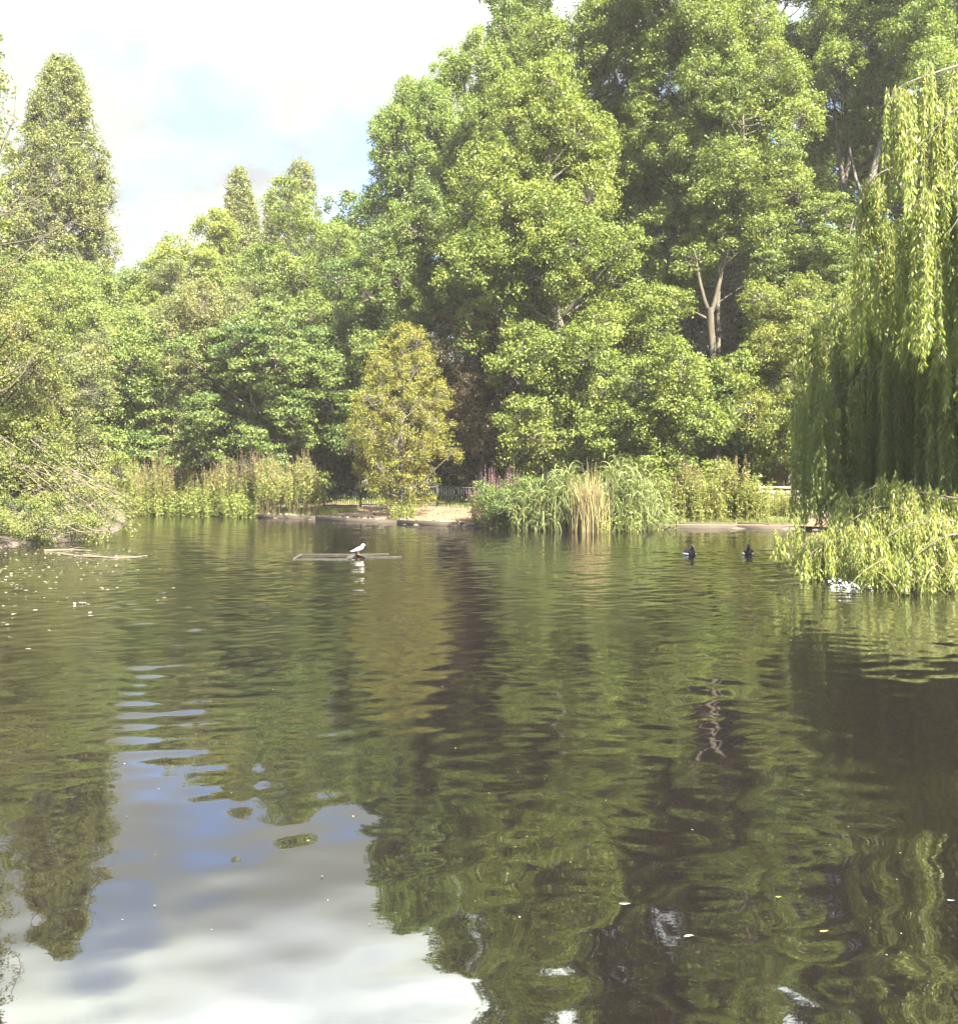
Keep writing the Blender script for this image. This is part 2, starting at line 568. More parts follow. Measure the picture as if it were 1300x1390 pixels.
def copy_tree(o, loc, rz, sc, label, parent=None):
    c = o.copy()
    COL.objects.link(c)
    c.location, c.rotation_euler, c.scale = loc, (0, 0, rz), sc
    if label:
        c["label"] = label
    for ch in list(o.children):
        d = ch.copy()
        COL.objects.link(d)
        d.parent = c
        for e in list(ch.children):
            f = e.copy()
            COL.objects.link(f)
            f.parent = d
    return c


SEED = [0]


def tree(name, label, cat, rows, D, mat, bark="bark", base_u=None, lobe=1.5, clump=.6, per=46, size=.14, depth=.85, upright=1.0,
         trunk_r=.22, flat=.6, fill=1.0, dead=0, gap=.18, up=.55, fork=None, group=None, twig=True, ragged=.25, jit=.65, shell=0):
    global rng
    SEED[0] += 1
    rng = np.random.default_rng(100 + SEED[0])
    """rows: (v, uL, uR) outline read from the photo at distance D -> crown volume, lobes, clumps, leaves"""
    rows = np.array(sorted(rows, key=lambda r: -r[0]), float)
    zs = CAM_H + (640 - rows[:, 0]) / F * D
    cx = (rows[:, 1] + rows[:, 2]) / 2
    hw = (rows[:, 2] - rows[:, 1]) / 2 / F * D
    bu = base_u if base_u is not None else cx[0]
    bx, by = PX(bu, D), D
    bz = g1(bx, by) - .05
    root = thing(name, label, cat, (bx, by, bz), group)
    cxw = PX(cx, D) - bx
    zl = zs - bz
    z0, z1 = zl[0], zl[-1]
    fx = lambda z: np.interp(z, zl, cxw)
    fw = lambda z: np.interp(z, zl, hw)
    LC, LR = [], []
    z = z0 + lobe * .4 * upright
    ga = rng.uniform(0, 6)
    while z < z1 - lobe * .25 * upright:
        w = float(fw(z))
        lr = min(lobe, max(.35, w * .62))
        inner = max(0.0, w - lr * .8)
        cnt = max(1, int(2 * PI * inner / (lr * 1.25)))
        for k in range(cnt):
            ga += 2 * PI / cnt
            if rng.random() < gap:
                continue
            a = ga + rng.normal(0, .25)
            q = inner * (1 + rng.normal(0, ragged))
            zz = min(z + rng.normal(0, .55 * lr), z1 - .15)
            rr = min(lr * rng.uniform(.6, 1.25), .3 + float(fw(zz)))
            LC.append((fx(zz) + math.cos(a) * q, math.sin(a) * q * depth, zz))
            LR.append(rr)
        if inner > lr * 1.4:      # a few inside
            for k in range(max(1, cnt // 5)):
                a, q = rng.uniform(0, 6.3), inner * rng.uniform(0, .5)
                LC.append((fx(z) + math.cos(a) * q, math.sin(a) * q * depth, z))
                LR.append(lr)
        ga += .6
        z += lr * 1.05 * upright
    LC, LR = np.array(LC), np.array(LR)
    if shell:
        K = int(shell)
        zz = rng.uniform(z0, z1, K * 3)
        zz = zz[rng.random(K * 3) < np.interp(zz, zl, hw) / hw.max()][:K]
        K = len(zz)
        az = rng.uniform(0, 2 * PI, K)
        rr_ = np.sqrt(rng.uniform(.18, 1.0, K)) * (1 + .12 * np.sin(4 * az + 1.1 * zz) + .10 * np.sin(7 * az - 1.9 * zz + 1))
        w_ = np.interp(zz, zl, hw) * rr_
        shell_c = np.stack([np.interp(zz, zl, cxw) + np.cos(az) * w_, np.sin(az) * w_ * depth, zz], 1)
    clump *= .80
    LR = LR * .92
    # clumps on the outer, upper shell of each lobe
    CC, CRd, CL, B = [], [], [], []
    for i, (c, r) in enumerate(zip(LC, LR)):
        k = max(3, int(4.2 * (r / clump) ** 2 * upright ** .5 * fill))
        if c[1] > .35 * fw(c[2]):
            k = max(2, k // 2)
        d = unit(rng.normal(size=(k, 3)))
        d[:, 2] = np.where(d[:, 2] < -.65, -d[:, 2], d[:, 2])
        pos = c + d * r * (.55 + .45 * rng.random((k, 1))) * np.array([1, 1, 1.0 * upright * (.75 if flat < .46 else 1)])
        CC.append(pos)
        CRd.append(clump * rng.uniform(.6, 1.25, k))
        CL.append(np.full(k, i))
        B.append(np.full(k, rng.normal(0, .12)))
    CC, CRd, CL, B = map(np.concatenate, (CC, CRd, CL, B))
    B = B + rng.normal(0, .08, len(B))
    if shell:
        near_l = np.argmin(((shell_c[:, None] - LC[None]) ** 2).sum(-1), 1)
        CC, CRd, CL, B = shell_c, clump * rng.uniform(.6, 1.25, len(shell_c)), near_l, rng.normal(0, .12, len(shell_c))
    V, tone = clump_leaves(CC, CRd, per * 2.1, size * .65, flat=flat * 1.0 if flat < .46 else min(1.3, flat * 1.55), tonebias=B, up=up, jit=jit)
    mesh_np("crown", V, [quads_idx(len(tone))], M[mat], root, tone=tone)
    # trunk, limbs, twigs
    w = Wood()
    top = z0 + (z1 - z0) * .9
    nseg = 12
    tz = np.linspace(-.1, top, nseg)
    wob = np.cumsum(rng.normal(0, .12, (nseg, 2)), 0) * np.linspace(0, 1, nseg)[:, None]
    tx = np.where(tz < z0, fx(z0) * np.clip(tz / max(z0, .1), 0, 1), fx(tz)) + wob[:, 0]
    path = np.stack([tx, wob[:, 1], tz], 1)
    rad = trunk_r * (1 - .88 * np.linspace(0, 1, nseg)) + .015
    rad[0] *= 1.35
    w.tube(path, rad, 9)
    for i, (c, r) in enumerate(zip(LC, LR)):
        if rng.random() < .25:
            continue
        za = max(.3, min(c[2] - .5 * math.hypot(c[0] - fx(c[2]), c[1]) * (1.1 + upright * .4), top * .95))
        a = np.array([np.interp(za, tz, path[:, 0]), np.interp(za, tz, path[:, 1]), za])
        mid = (a + c) / 2 + np.array([0, 0, -.1 * np.linalg.norm(c - a)]) + rng.normal(0, .12, 3)
        r0 = trunk_r * .36 * (1 - .6 * za / max(top, 1))
        w.tube(bez(a, mid, c, 6), np.linspace(r0, .015, 6), 5)
    if twig:
        A = LC[CL] + rng.normal(0, .1, CC.shape)
        w.twigs(A, CC, .014, .005, bow=rng.normal(0, .08, CC.shape))
    w.build("trunk", M[bark], root)
    return root


def add_fork(root, pts_list, mat):
    w = Wood()
    o = np.array(root.location)
    for pts, radii in pts_list:
        w.tube(np.array(pts) - o, radii, 8)
    return w.build("limb", M[mat], next(c for c in root.children if c.name.startswith("trunk")))


G_FAR = "trees along the far bank"
# ---- left of the view, far
tree("poplar_tree", "tall broad columnar poplar with a blunt tip at the left edge", "tree",
     [(80, 76, 94), (100, 58, 108), (130, 46, 117), (170, 38, 123), (190, 30, 130), (205, 20, 141), (250, 8, 147), (330, 4, 148), (400, 8, 146), (470, 20, 140), (520, 30, 130)],
     54, "poplar_grey", base_u=78, lobe=.8, clump=.42, per=34, size=.16, upright=1.5, flat=1.1, trunk_r=.3, gap=.0, depth=.95, ragged=.08, up=.3, shell=2300)
tree("poplar_tree", "slim pointed columnar poplar, single narrow spire above the far trees", "tree",
     [(226, 321, 329), (250, 312, 339), (300, 304, 351), (340, 302, 358), (400, 300, 362), (460, 300, 362)],
     76, "poplar_grey", base_u=330, lobe=.7, clump=.42, per=34, size=.19, upright=1.4, flat=1.1, trunk_r=.25, gap=.0, depth=.95, ragged=.05, up=.3, shell=1000)
tree("poplar_tree", "feathery upright poplar with several thin tips, right of the slim spire", "tree",
     [(218, 403, 411), (232, 390, 424), (265, 382, 432), (300, 378, 440), (340, 376, 448), (420, 376, 448)],
     68, "poplar_grey", base_u=412, lobe=.6, clump=.36, per=24, size=.16, upright=2.0, flat=1.3, trunk_r=.18, gap=.04, depth=.9, ragged=.15, up=.3, shell=800)
tree("poplar_tree", "short narrow feathery poplar between the slim spire and the many-tipped one", "tree",
     [(264, 364, 371), (290, 359, 378), (330, 356, 382), (400, 356, 384)],
     69, "poplar_grey", base_u=370, lobe=.6, clump=.4, per=26, size=.16, upright=2.2, flat=1.3, trunk_r=.12, gap=.0, depth=.9, up=.3, shell=260)
tree("lime_tree", "pale yellow-green rounded tree behind, next to the broad columnar poplar", "tree",
     [(322, 236, 250), (340, 218, 270), (365, 200, 300), (385, 176, 315), (430, 165, 325), (500, 165, 330)],
     63, "pale", lobe=1.5, clump=.62, per=44, size=.19, trunk_r=.28)
tree("lime_tree", "pale yellow-green tree peeping up just left of the slim poplar spire", "tree",
     [(296, 278, 300), (315, 262, 322), (350, 255, 335), (420, 250, 340)],
     66, "pale", lobe=1.4, clump=.6, per=44, size=.19, trunk_r=.25)
tree("alder_tree", "light green domed tree with a soft loose crown below the feathery poplar", "tree",
     [(288, 425, 465), (305, 395, 520), (335, 365, 548), (380, 350, 560), (450, 345, 560), (530, 350, 555), (600, 370, 540)],
     53, "ash", lobe=1.5, clump=.55, per=46, size=.15, trunk_r=.25, base_u=450)
tree("sallow_tree", "grey-green bushy willow tree in the middle of the left woods", "tree",
     [(362, 245, 310), (395, 212, 352), (450, 190, 380), (530, 185, 395), (590, 200, 380)],
     50, "sallow", lobe=1.3, clump=.5, per=50, size=.12, trunk_r=.22, base_u=290)
tree("alder_tree", "mid green tree rising at the foot of the broad columnar poplar", "tree",
     [(385, 30, 150), (420, 0, 185), (480, -25, 200), (560, -20, 195), (630, 0, 185)],
     47, "ash", lobe=1.4, clump=.55, per=46, size=.14, trunk_r=.24, base_u=95)
tree("sallow_tree", "grey-green fine-leaved willow tree overhanging left of the dark sycamores", "tree",
     [(440, 60, 140), (470, 30, 175), (520, 20, 170), (580, 30, 150), (620, 40, 140)],
     39, "sallow", lobe=1.1, clump=.45, per=54, size=.10, trunk_r=.2, base_u=85)
tree("sycamore_tree", "dark green layered sycamore behind the pink-topped waterside plants", "tree",
     [(398, 320, 420), (430, 275, 460), (480, 245, 480), (540, 235, 480), (600, 240, 470), (640, 250, 455), (668, 270, 440)],
     46.5, "syc_dark", lobe=1.3, clump=.55, per=44, size=.15, trunk_r=.24, flat=.42, gap=.2, up=.8, base_u=350)
tree("sycamore_tree", "dark green low sycamore left of the other dark sycamore, by the inlet", "tree",
     [(470, 160, 230), (510, 125, 265), (570, 100, 290), (620, 100, 290), (655, 120, 280)],
     48, "syc_dark", lobe=1.2, clump=.52, per=46, size=.15, trunk_r=.2, flat=.45, gap=.18, up=.8, base_u=200)
tree("alder_tree", "green alder rising behind the yellowing hawthorn, below the lowest pale poplar", "tree",
     [(262, 560, 605), (300, 520, 622), (350, 480, 625), (430, 440, 605), (500, 420, 600), (560, 420, 590), (620, 430, 560)],
     47, "syc_dark", bark="bark_dark", lobe=1.2, clump=.5, per=46, size=.14, trunk_r=.12, base_u=480, gap=.1)

# ---- right of the view, tall wood
G_POP = "pale poplars behind the big sycamore"
tree("poplar_tree", "lowest and leftmost of the pale loose poplars, with sky showing through it", "tree",
     [(100, 540, 556), (120, 528, 590), (160, 512, 620), (205, 499, 630), (250, 497, 630), (300, 500, 630), (345, 508, 620), (385, 520, 610), (430, 530, 610)],
     56, "poplar", base_u=560, lobe=.95, clump=.46, per=34, size=.17, upright=1.6, flat=1.0, trunk_r=.26, gap=.06, depth=.8, ragged=.22)
tree("poplar_tree", "pale poplar with a rounded tip, second step up from the lowest pale one", "tree",
     [(44, 612, 645), (68, 598, 672), (105, 582, 690), (170, 575, 695), (240, 580, 695), (320, 590, 690), (400, 600, 690)],
     57, "poplar", base_u=640, lobe=1.0, clump=.48, per=36, size=.17, upright=1.7, flat=1.0, trunk_r=.28, gap=.06, depth=.8, ragged=.2)
tree("poplar_tree", "pale tall thin poplar whose tip reaches the top of the picture", "tree",
     [(-20, 655, 690), (10, 645, 715), (60, 640, 730), (140, 640, 735), (240, 650, 720), (330, 650, 720)],
     58, "poplar", base_u=690, lobe=1.0, clump=.48, per=34, size=.17, upright=1.8, flat=1.0, trunk_r=.28, gap=.08, depth=.8, ragged=.2)
tree("poplar_tree", "pale poplar seen over the top of the big sycamore, beside the tall thin one", "tree",
     [(-90, 705, 735), (-40, 695, 750), (20, 688, 762), (90, 690, 765), (180, 690, 770), (300, 695, 770)],
     58.5, "poplar", base_u=730, lobe=1.1, clump=.5, per=38, size=.17, upright=1.7, flat=1.0, trunk_r=.3, gap=.06, depth=.8, ragged=.2)
tree("sycamore_tree", "biggest leafy sycamore, its sunlit lobes stepping down to the reeds", "tree",
     [(110, 700, 770), (150, 655, 810), (210, 622, 835), (270, 607, 850), (340, 600, 862), (400, 612, 870), (440, 628, 872), (490, 650, 880), (540, 680, 890), (590, 690, 890), (630, 700, 880)],
     41.5, "syc", base_u=790, lobe=1.35, clump=.58, per=52, size=.14, trunk_r=.38, flat=.55, gap=.22, up=.6, depth=.75)
tree("ash_tree", "grey-green tall tree standing behind the top of the biggest sycamore", "tree",
     [(-150, 760, 850), (-80, 735, 880), (0, 712, 900), (80, 705, 910), (160, 720, 910), (260, 760, 910), (360, 780, 900)],
     47, "ash", base_u=830, lobe=1.4, clump=.55, per=46, size=.15, trunk_r=.32, gap=.06)
tree("ash_tree", "tall green ash with a thin grey trunk, just right of the biggest sycamore", "tree",
     [(-160, 880, 990), (-80, 845, 1030), (0, 838, 1050), (80, 836, 1050), (160, 836, 1030), (240, 838, 1010), (310, 840, 985), (380, 850, 960), (440, 860, 950)],
     44.5, "ash", base_u=872, lobe=1.15, clump=.52, per=42, size=.14, trunk_r=.26, gap=.18, flat=.5)
forked = tree("ash_tree", "ash with a bare pale trunk that forks into a Y above the bushes", "tree",
     [(60, 960, 1090), (130, 930, 1115), (200, 920, 1120), (260, 925, 1110), (310, 905, 1080), (345, 905, 1060), (368, 915, 1040)],
     42, "ash", base_u=968, lobe=1.1, clump=.5, per=40, size=.13, trunk_r=.12, gap=.26, flat=.5)
yb = P(0, 0, 41.6)[1]
q = lambda u, v, D=41.4: P(u, v, D)
add_fork(forked, [([q(972, 690), q(970, 560), q(967, 480), q(964, 440), q(963, 418)], [.22, .18, .155, .145, .16]),
                  ([q(962, 425), q(955, 405), q(950, 385), q(946, 362), q(940, 330, 42)], [.09, .08, .07, .055, .04]),
                  ([q(965, 425), q(972, 400), q(978, 375), q(984, 350), q(992, 320, 42)], [.10, .09, .075, .06, .04]),
                  ([q(958, 432), q(945, 425), q(938, 422)], [.06, .04, .02])], "bark_pale")
big_pop = tree("poplar_tree", "big poplar with pale bare limbs showing, above the small feathery tree", "tree",
     [(-190, 1100, 1220), (-100, 1060, 1260), (0, 1045, 1270), (80, 1045, 1270), (150, 1060, 1250), (205, 1080, 1230), (250, 1090, 1215)],
     51, "poplar", base_u=1145, lobe=1.4, clump=.56, per=44, size=.16, trunk_r=.2, gap=.08)
q2 = lambda u, v, D=50: P(u, v, D)
add_fork(big_pop, [([q2(1140, 690), q2(1142, 420), q2(1143, 300), q2(1144, 245)], [.3, .26, .22, .19]),
                   ([q2(1144, 250), q2(1140, 225), q2(1136, 190), q2(1130, 120)], [.13, .12, .09, .05]),
                   ([q2(1144, 250), q2(1150, 225), q2(1153, 205), q2(1165, 130)], [.14, .12, .1, .05])], "bark")
tree("poplar_tree", "tall poplar filling the gap between the thin-trunked ash and the big poplar", "tree",
     [(-230, 1010, 1090), (-150, 975, 1120), (-60, 960, 1130), (60, 965, 1130), (180, 980, 1120), (280, 990, 1110)],
     55, "poplar", base_u=1045, lobe=1.3, clump=.54, per=44, size=.16, trunk_r=.24, gap=.08)
leaning = tree("poplar_tree", "leaning dark-trunked poplar between the big poplar and the hanging willow", "tree",
     [(-120, 1230, 1340), (-40, 1190, 1420), (60, 1180, 1420), (160, 1190, 1420), (240, 1200, 1420), (330, 1200, 1420)],
     48, "poplar", base_u=1200, lobe=1.4, clump=.56, per=42, size=.15, trunk_r=.22, gap=.08)
add_fork(leaning, [([P(1150, 690, 47), P(1168, 330, 47), P(1185, 230, 47), P(1196, 190, 47)], [.26, .22, .17, .13]),
                   ([P(1175, 280, 47), P(1160, 240, 47), P(1152, 200, 47)], [.10, .08, .04])], "bark_dark")
tree("robinia_tree", "small feathery light green tree beneath the big poplar's bare limbs", "tree",
     [(268, 1105, 1150), (292, 1075, 1180), (330, 1058, 1198), (380, 1060, 1205), (425, 1075, 1195), (450, 1100, 1180)],
     40.5, "ash", base_u=1125, lobe=.95, clump=.45, per=52, size=.11, trunk_r=.14, gap=.14, flat=.45)
tree("hawthorn_bush", "twiggy yellow-green bush below the small feathery tree, by the willow", "bush",
     [(405, 1020, 1130), (440, 990, 1150), (500, 985, 1155), (560, 1000, 1150), (610, 1020, 1130), (640, 1030, 1110)],
     39, "herb", base_u=1070, lobe=.95, clump=.42, per=46, size=.10, trunk_r=.1, gap=.2)
tree("sycamore_bush", "broad leafy sycamore bush behind the green herbs, under the forked ash", "bush",
     [(480, 890, 970), (515, 830, 1000), (560, 810, 1020), (605, 815, 1015), (645, 840, 980)],
     38, "syc", base_u=910, lobe=1.0, clump=.5, per=50, size=.13, trunk_r=.12, gap=.14, flat=.5, up=.7)
tree("ash_tree", "young ash with thin arching leafy branches right of the pale forked trunk", "tree",
     [(345, 1020, 1060), (370, 1012, 1085), (420, 1010, 1085), (470, 1000, 1070), (520, 985, 1050)],
     40.2, "ash", base_u=1015, lobe=.9, clump=.42, per=40, size=.12, trunk_r=.1, gap=.3, flat=.4)
tree("sycamore_tree", "leafy sycamore sapling left of the pale forked trunk", "tree",
     [(380, 870, 915), (410, 860, 932), (460, 855, 930), (500, 850, 935)],
     40.5, "syc", base_u=905, lobe=.95, clump=.48, per=48, size=.13, trunk_r=.12, gap=.18, flat=.5)
tree("hawthorn_tree", "yellowing orange-tinged hawthorn leaning over the sandy bank", "tree",
     [(443, 538, 572), (465, 520, 588), (500, 500, 600), (540, 478, 612), (585, 466, 620), (625, 474, 610), (655, 490, 595), (690, 515, 578)],
     38.6, "hawthorn", base_u=548, lobe=.7, clump=.34, per=40, size=.085, trunk_r=.07, bark="bark_dark", gap=.1, flat=.6, up=.5, jit=.8, shell=640, depth=.85)
tree("hawthorn_tree", "shade-darkened brownish hawthorn behind the yellowing one, under the biggest sycamore", "tree",
     [(435, 590, 665), (470, 575, 700), (530, 580, 715), (590, 585, 715), (630, 600, 700), (650, 610, 690)],
     42.5, "shade_brown", base_u=640, lobe=1.0, clump=.42, per=52, size=.10, trunk_r=.13, gap=.1, flat=.5)

# ---- dark wood behind
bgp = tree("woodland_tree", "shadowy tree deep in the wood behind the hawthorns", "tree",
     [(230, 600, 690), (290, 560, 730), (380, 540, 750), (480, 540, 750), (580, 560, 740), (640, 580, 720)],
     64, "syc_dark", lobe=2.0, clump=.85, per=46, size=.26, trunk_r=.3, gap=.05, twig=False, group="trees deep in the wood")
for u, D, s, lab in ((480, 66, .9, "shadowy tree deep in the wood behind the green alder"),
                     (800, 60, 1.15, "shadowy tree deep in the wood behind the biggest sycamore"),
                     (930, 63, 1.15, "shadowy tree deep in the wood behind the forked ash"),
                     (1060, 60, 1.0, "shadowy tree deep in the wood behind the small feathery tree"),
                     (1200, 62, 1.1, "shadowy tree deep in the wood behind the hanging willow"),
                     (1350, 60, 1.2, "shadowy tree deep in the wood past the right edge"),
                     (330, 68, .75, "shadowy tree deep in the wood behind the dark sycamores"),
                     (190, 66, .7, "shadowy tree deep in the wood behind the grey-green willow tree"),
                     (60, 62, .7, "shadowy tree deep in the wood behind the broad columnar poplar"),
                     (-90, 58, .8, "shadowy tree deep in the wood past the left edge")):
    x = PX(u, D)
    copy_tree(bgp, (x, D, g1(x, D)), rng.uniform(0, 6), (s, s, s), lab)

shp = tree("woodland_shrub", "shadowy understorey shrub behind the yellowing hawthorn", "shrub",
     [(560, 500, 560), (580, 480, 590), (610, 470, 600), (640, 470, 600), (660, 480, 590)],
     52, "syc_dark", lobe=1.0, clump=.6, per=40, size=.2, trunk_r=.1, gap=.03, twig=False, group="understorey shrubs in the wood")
for u, D, s, lab in ((620, 50, 1.1, "shadowy understorey shrub behind the shade-darkened brownish hawthorn"), (700, 52, 1.1, "shadowy understorey shrub behind the pink loosestrife by the reeds"),
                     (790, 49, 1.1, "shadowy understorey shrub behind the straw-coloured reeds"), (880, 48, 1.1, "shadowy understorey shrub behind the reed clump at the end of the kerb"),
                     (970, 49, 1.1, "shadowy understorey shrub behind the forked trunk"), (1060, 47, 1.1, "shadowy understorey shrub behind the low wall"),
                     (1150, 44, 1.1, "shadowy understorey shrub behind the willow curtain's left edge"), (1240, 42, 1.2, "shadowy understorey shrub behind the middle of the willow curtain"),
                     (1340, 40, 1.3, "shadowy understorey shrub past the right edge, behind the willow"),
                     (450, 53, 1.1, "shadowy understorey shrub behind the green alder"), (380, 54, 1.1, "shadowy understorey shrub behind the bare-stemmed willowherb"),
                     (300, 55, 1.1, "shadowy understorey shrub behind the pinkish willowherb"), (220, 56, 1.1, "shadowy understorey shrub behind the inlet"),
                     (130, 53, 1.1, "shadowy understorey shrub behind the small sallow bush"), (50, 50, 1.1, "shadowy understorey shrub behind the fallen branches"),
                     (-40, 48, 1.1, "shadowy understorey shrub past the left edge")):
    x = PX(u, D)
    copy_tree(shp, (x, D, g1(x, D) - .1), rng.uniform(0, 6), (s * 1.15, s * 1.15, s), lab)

# ---- near left: yellowing sallow with bare branches, and the fallen one
ls = tree("sallow_tree", "yellowing sallow at the left edge with bare pale branches reaching out over the water", "tree",
     [(300, -190, -60), (370, -190, -5), (420, -190, 50), (460, -190, 100), (520, -190, 105), (580, -190, 80), (640, -180, 70)],
     30, "yellowing", base_u=-70, lobe=.85, clump=.4, per=44, size=.095, trunk_r=.22, gap=.22)
bare = []


def spray(pts, r0, depth=0, n=4, spread=.55):
    pts = np.array(pts, float)
    bare.append((pts, np.linspace(r0, r0 * .35, len(pts))))
    if depth >= 2:
        return
    for _ in range(n):
        t = random.uniform(.25, .95)
        i = min(int(t * (len(pts) - 1)), len(pts) - 2)
        p = pts[i] + (pts[i + 1] - pts[i]) * random.random()
        d = unit(pts[i + 1] - pts[i])
        L = np.linalg.norm(pts[-1] - pts[0]) * random.uniform(.14, .30)
        dd = unit(d + np.array([random.gauss(0, spread), random.gauss(0, spread), random.gauss(.05, spread)]))
        b = p + dd * L
        m = (p + b) / 2 + np.array([random.gauss(0, .06), random.gauss(0, .06), random.gauss(0, .1)]) * L
        spray(bez(p, m, b, 5), r0 * .45, depth + 1, n)


DB = 26.0
for L_, r_ in (([(-120, 380), (-20, 310), (10, 288), (45, 272), (75, 252), (105, 232)], .055),
               ([(-100, 350), (-10, 300), (25, 270), (42, 245), (50, 215)], .045),
               ([(-130, 420), (-20, 378), (25, 352), (50, 330), (75, 312), (112, 295)], .055),
               ([(-100, 380), (-10, 334), (40, 326), (62, 318), (90, 322)], .035),
               ([(-120, 560), (-20, 540), (15, 525), (33, 505), (40, 490)], .045),
               ([(-120, 500), (-10, 520), (25, 500), (50, 480), (60, 470)], .035),
               ([(-80, 570), (-5, 585), (8, 600), (16, 618), (20, 632)], .04),
               ([(-120, 300), (-20, 240), (5, 200), (20, 160), (22, 120)], .045),
               ([(-110, 250), (-30, 190), (-5, 140), (2, 100)], .04)):
    spray([P(u, v, DB + .12 * k) for k, (u, v) in enumerate(L_)], r_ * .5, 0, 4)
add_fork(ls, bare, "bark_pale")
K = 260
V, tone = clump_leaves(np.stack([PX(rng.normal(-22, 10, K), 26), 26 + rng.normal(0, .5, K), CAM_H + (640 - rng.uniform(40, 330, K)) / F * 26], 1) - np.array(ls.location),
                       np.full(K, .28), 26, .085)
mesh_np("leafy_branch", V, [quads_idx(len(tone))], M["yellowing"], ls, tone=tone)

# fallen sallow: a fan of pale dead branches sloping to the water
o = P(130, 712, 30.5)
fr = thing("fallen_tree", "fallen sallow whose tangle of bare pale branches slopes into the water", "tree", (o[0], o[1], g1(o[0], o[1])))
w, w2 = Wood(), Wood()
o0 = np.array(fr.location)
w.tube(np.array([P(-60, 650, 30), P(20, 668, 30), P(90, 690, 30), P(150, 715, 30)]) - o0, [.16, .14, .11, .07], 8)
tips = []
for i in range(170):
    u0, v0 = random.uniform(20, 160), 0
    v0 = 628 + .30 * (u0 - 20) + random.uniform(-14, 40)
    D0 = random.uniform(28.8, 32)
    ln = random.uniform(28, 85)
    sl = random.gauss(.5, .38)
    a = P(u0 - ln * .6, v0 - ln * .6 * sl, D0)
    b = P(u0 + ln * .4, min(v0 + ln * .4 * sl, 728), D0 - random.uniform(-.6, .6))
    m = (a + b) / 2 + np.array([0, 0, random.gauss(.06, .09)])
    w2.tube(bez(a, m, b, 6) - o0, np.linspace(random.uniform(.010, .028), .004, 6), 4)
    tips += [a, m, b]
for i in range(26):      # arching shoots that dip to the water
    u0, D0 = random.uniform(20, 150), random.uniform(26.6, 29.5)
    a, b = P(u0 - random.uniform(20, 50), random.uniform(690, 715), D0), P(u0 + random.uniform(20, 45), random.uniform(690, 720), D0)
    m = (a + b) / 2 + np.array([0, 0, -random.uniform(.2, .7)])
    m[2] = max(m[2], -.1)
    w2.tube(bez(a, m, b, 8) - o0, np.linspace(.018, .006, 8), 4)
w.build("trunk", M["bark"], fr)
w2.build("branch", M["deadwood"], fr)
tips = np.array(tips)
sel = tips[rng.random(len(tips)) < .6]
sel = sel + rng.normal(0, .2, sel.shape)
V, tone = clump_leaves(sel - o0, np.full(len(sel), .22), 16, .075)
mesh_np("foliage", V, [quads_idx(len(tone))], M["yellowing"], fr, tone=tone)
tree("sallow_bush", "low leafy sallow bush dipping over the water at the left edge", "bush",
     [(672, -140, 20), (690, -150, 70), (705, -150, 105), (722, -150, 118), (736, -150, 60)],
     27, "yellowing", base_u=-30, lobe=.5, clump=.3, per=40, size=.075, trunk_r=.07, gap=.15)
tree("sallow_bush", "small leafy sallow bush behind the fallen branches, beside the inlet", "bush",
     [(632, 110, 160), (650, 95, 185), (672, 90, 195), (690, 100, 200)],
     36, "herb", base_u=140, lobe=.6, clump=.32, per=40, size=.08, trunk_r=.06, gap=.15)

# ------------------------------------------------------------------ weeping willow
rng = np.random.default_rng(77)
random.seed(77)
wx, wy = 13.4, 20.5
wz = g1(wx, wy)
wroot = thing("willow_tree", "weeping willow with long hanging curtains of leaves at the right edge", "tree", (wx, wy, wz))
wo = np.array([wx, wy, wz])
wood, twg = Wood(), Wood()
wood.tube(np.array([(0, 0, -.2), (.1, 0, 2), (-.2, .1, 4.5), (-.5, 0, 7)]), [.62, .48, .42, .36], 12)
LV, LT = [], []


def strands(anchor, bottoms, leafsize=.115, width=.026, step=.026, sway=.075, twig_r=.004, tonec=.5):
    """hanging shoots: anchor (K,3) -> straight down to bottoms (K,), leaves along both sides"""
    K = len(anchor)
    ln = np.maximum(anchor[:, 2] - bottoms, .2)
    drift = rng.normal(0, sway, (K, 2))
    end = anchor.copy()
    end[:, 2] = bottoms
    end[:, :2] += drift * ln[:, None] ** .8
    twg.twigs(anchor, end, twig_r, twig_r * .5, bow=np.concatenate([rng.normal(0, .06, (K, 2)), np.zeros((K, 1))], 1))
    n = np.maximum(4, (ln / step).astype(int))
    idx = np.repeat(np.arange(K), n)
    T = len(idx)
    t = rng.random(T) ** .9
    pos = anchor[idx] + (end - anchor)[idx] * t[:, None]
    side = rng.normal(size=(T, 3))
    side[:, 2] = 0
    side = unit(side)
    tang = side * .55 + np.array([0, 0, -1.0]) + rng.normal(0, .15, (T, 3))
    pos = pos + side * leafsize * .35
    nrm = np.cross(tang, rng.normal(size=(T, 3)))
    L = leafsize * rng.uniform(.6, 1.25, T)
    LV.append(leaf_quads(pos, nrm, L, L * (width / leafsize) * rng.uniform(.8, 1.2, T), tang=tang, fold=.03, droop=.08))
    st = rng.normal(tonec, .14, K)
    LT.append(np.clip(st[idx] + rng.normal(0, .12, T), 0, 1))


